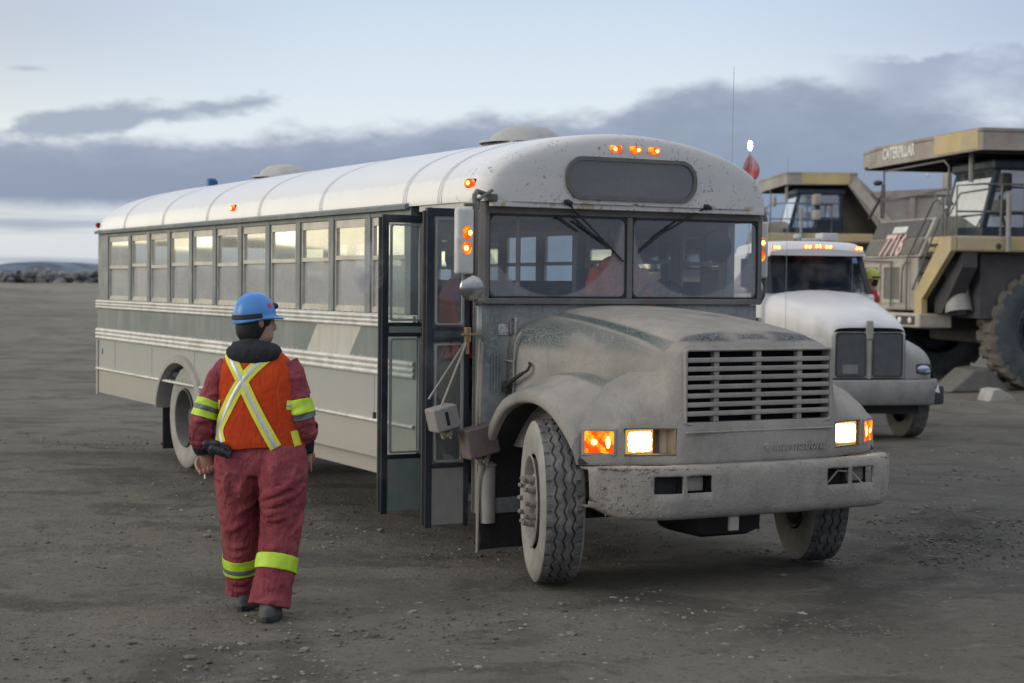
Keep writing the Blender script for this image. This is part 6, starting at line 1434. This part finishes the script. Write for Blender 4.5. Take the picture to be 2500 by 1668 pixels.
cg.location = (-1.425-.312, 9.5-.02, gz(-1.4, 9.5)+.812); tag(cg, "cigarette with a red glowing tip in the walking worker's left hand", 'cigarette')

# ---------------- three more people, simpler clothing on the same build
def figure(name, loc, rz, label, seated, top, legs, hatm=None, vestm=None, hairy=True, headturn=0, scale=1.0, arms=None, bands=None):
    P = empty(name, loc, rz, label, 'person'); P.scale = (scale,)*3      # faces local +x
    hz = 0.0 if not seated else -.42
    b = MB(); hip = .92+hz; sh = 1.44+hz
    eloft(b, [((0, 0, hip-.08), (0, 1, 0), (1, 0, 0), .16, .12), ((0, 0, hip+.02), (0, 1, 0), (1, 0, 0), .185, .135), ((0, 0, hip+.2), (0, 1, 0), (1, 0, 0), .175, .125), ((0, 0, sh-.12), (0, 1, 0), (1, 0, 0), .20, .125), ((-.0, 0, sh-.01), (0, 1, 0), (1, 0, 0), .17, .10), ((0, 0, sh+.05), (0, 1, 0), (1, 0, 0), .08, .07)], 20)
    A = arms or {-1: [(.0, -.19, sh-.05), (.03, -.26, sh-.30), (.22, -.22, sh-.42)], 1: [(.0, .19, sh-.05), (.03, .26, sh-.30), (.22, .22, sh-.42)]}
    for s in (-1, 1): limb(b, [(*A[s][0], .062, .062), (*A[s][1], .052, .052), (*A[s][2], .040, .040)], 12)
    coat = remeshed(b, 'jacket', top, P, .014, 5, wr=.02, wscale=.08)
    b = MB()
    for s in (-1, 1):
        if seated: limb(b, [(0, s*.09, hip, .09, .09), (.22, s*.11, hip+.01, .085, .085), (.43, s*.12, hip, .075, .075), (.46, s*.12, hip-.22, .062, .062), (.46, s*.12, hip-.42, .055, .055)], 12)
        else: limb(b, [(0, s*.09, hip, .095, .10), (.0, s*.10, hip-.4, .075, .08), (-.01, s*.11, .08, .06, .065)], 12)
    remeshed(b, 'trousers', legs, P, .014, 5)
    b = MB(); HT2 = Matrix.Translation((.01, 0, sh+.225)) @ Matrix.Rotation(headturn, 4, 'Z'); head(b, HT2)
    limb(b, [(0, 0, sh+.14, .055, .055), (0, 0, sh+.04, .06, .06), (0, 0, sh-.06, .14, .09), (0, 0, hip+.1, .13, .1), (0, 0, hip, .12, .1)], 14, ref=(1, 0, 0))
    for s in (-1, 1):
        limb(b, [(*A[s][0], .035, .035), (*A[s][1], .034, .034), (*A[s][2], .028, .028)], 10)
        d = (Vector(A[s][2])-Vector(A[s][1])).normalized(); hand(b, Matrix.Translation(A[s][2]) @ d.to_track_quat('-Z', 'Y').to_matrix().to_4x4(), 1, 1.0, .95)
        if seated: limb(b, [(0, s*.09, hip, .05, .05), (.43, s*.12, hip, .05, .05), (.46, s*.12, hip-.42, .04, .04)], 10)
        else: limb(b, [(0, s*.09, hip, .05, .05), (-.01, s*.11, .08, .04, .04)], 10)
    remeshed(b, 'body', M['skin'], P, .008, 2)
    if hairy:
        b = MB(); rows = []
        for z, cx, rx, ry in ((-.11, -.030, .058, .060), (-.05, -.022, .089, .078), (0, -.016, .096, .084), (.05, -.010, .100, .086), (.09, -.012, .090, .074), (.125, -.012, .05, .046), (.135, -.012, .005, .005)):
            a0 = .9 if z < .06 else .0; rows.append([(cx+rx*math.cos(a), ry*math.sin(a), z) for a in np.linspace(a0, 2*PI-a0, 24)])
        b.loft(cr(np.array(rows), 2, 0), M=HT2); b.build('hair', M['hair'], P, smooth=True, ang=80)
    if hatm: helmet(P, HT2 @ Matrix.Translation((0, 0, .02)), hatm, False, False, True)
    if vestm:
        b = MB(); rows = []
        for z, rx, ry in ((hip-.02, .150, .20), (hip+.2, .140, .19), (sh-.12, .138, .205), (sh-.02, .115, .175), (sh+.035, .085, .11)): rows.append([(rx*math.cos(2*PI*k/28), ry*math.sin(2*PI*k/28), z) for k in range(28)])
        b.loft(cr(np.array(rows), 3, 0), cv=True); b.build('vest', vestm, P, smooth=True)
    b = MB()
    for s in (-1, 1):
        fx_, fz = ((.50, hip-.50) if seated else (.04, 0)); b.ball((fx_, s*.12, fz+.045), (.14, .05, .05), 12)
    b.build('boots', M['boot'], P, smooth=True)
    if bands:
        b = MB()
        for x_ in (1,): b.revolve([(sh-.20, .155), (sh-.15, .155)], 28, 'z', Matrix.Scale(1.38, 4, (0, 1, 0)))
        b.build('reflective_band', bands, P, smooth=True)
    return P
BW = Matrix.Translation(bus.location) @ Matrix.Rotation(BYAW-PI/2, 4, 'Z')
def inbus(x, y, z): return tuple(BW @ Vector((x, y, z)))
M['red_cov'] = m_cloth('bright_red_coverall', (.33, .02, .03), (.42, .03, .04), .4); M['dk_cov'] = m_cloth('dark_jacket', (.02, .02, .025), (.04, .04, .045), .3)
M['dr_orange'] = simple('bright_orange_jacket', (.85, .16, .04), .8)
M['yel_hat'] = simple('yellow_green_hard_hat', (.42, .45, .06), .4, dirt=(.25, .25, .12), damt=.5)
figure('person', inbus(-1.72, .50, 1.04), BYAW-PI/2, 'driver in an orange jacket behind the bus steering wheel', True, M['dr_orange'], M['dk_cov'], None, None, True, .25)
figure('person', inbus(-2.02, -.72, .44), BYAW-PI/2+PI/2-.3, 'dark-haired person in a red jacket standing inside the open bus doorway', False, M['dk_cov'], M['dk_cov'], None, M['red_cov'], True, -.4)
TW = Matrix.Translation(truck.location) @ Matrix.Rotation(truck.rotation_euler.z, 4, 'Z')
p = TW @ Vector((-2.45, 1.08, .70)); figure('person', tuple(p), math.atan2(TH.y, TH.x)-1.9, 'worker in yellow-green hard hat and red coveralls standing by the white truck cab', False, M['red_cov'], M['red_cov'], M['yel_hat'], None, True, 0, .97, None, M['yell'])

# ---------------- a wisp of breath or smoke in front of the door
b = MB(); b.ball((0, 0, 0), (.16, .10, .26), 16); m_, g, out = newmat('thin_smoke'); oc, _ = obj_sep(g)
v = g.n('ShaderNodeVolumePrincipled'); v.inputs['Color'].default_value = (.9, .92, 1, 1)
d_ = g.m('MULTIPLY', g.ss(g.noise(oc, 7, 4, .6, .6), .42, .65), g.m('SUBTRACT', 1, g.ss(g.vm('LENGTH', g.vm('DIVIDE', oc, (.16, .10, .26))), .3, .95)))
g.put(v.inputs['Density'], g.m('MULTIPLY', d_, 16)); g.nt.links.new(v.outputs[0], out.inputs['Volume'])
o = b.build('smoke', m_, None); o.location = inbus(-1.45, -1.72, 1.98); tag(o, "faint wisp of pale smoke drifting before the bus's open door", 'smoke', kind='stuff')
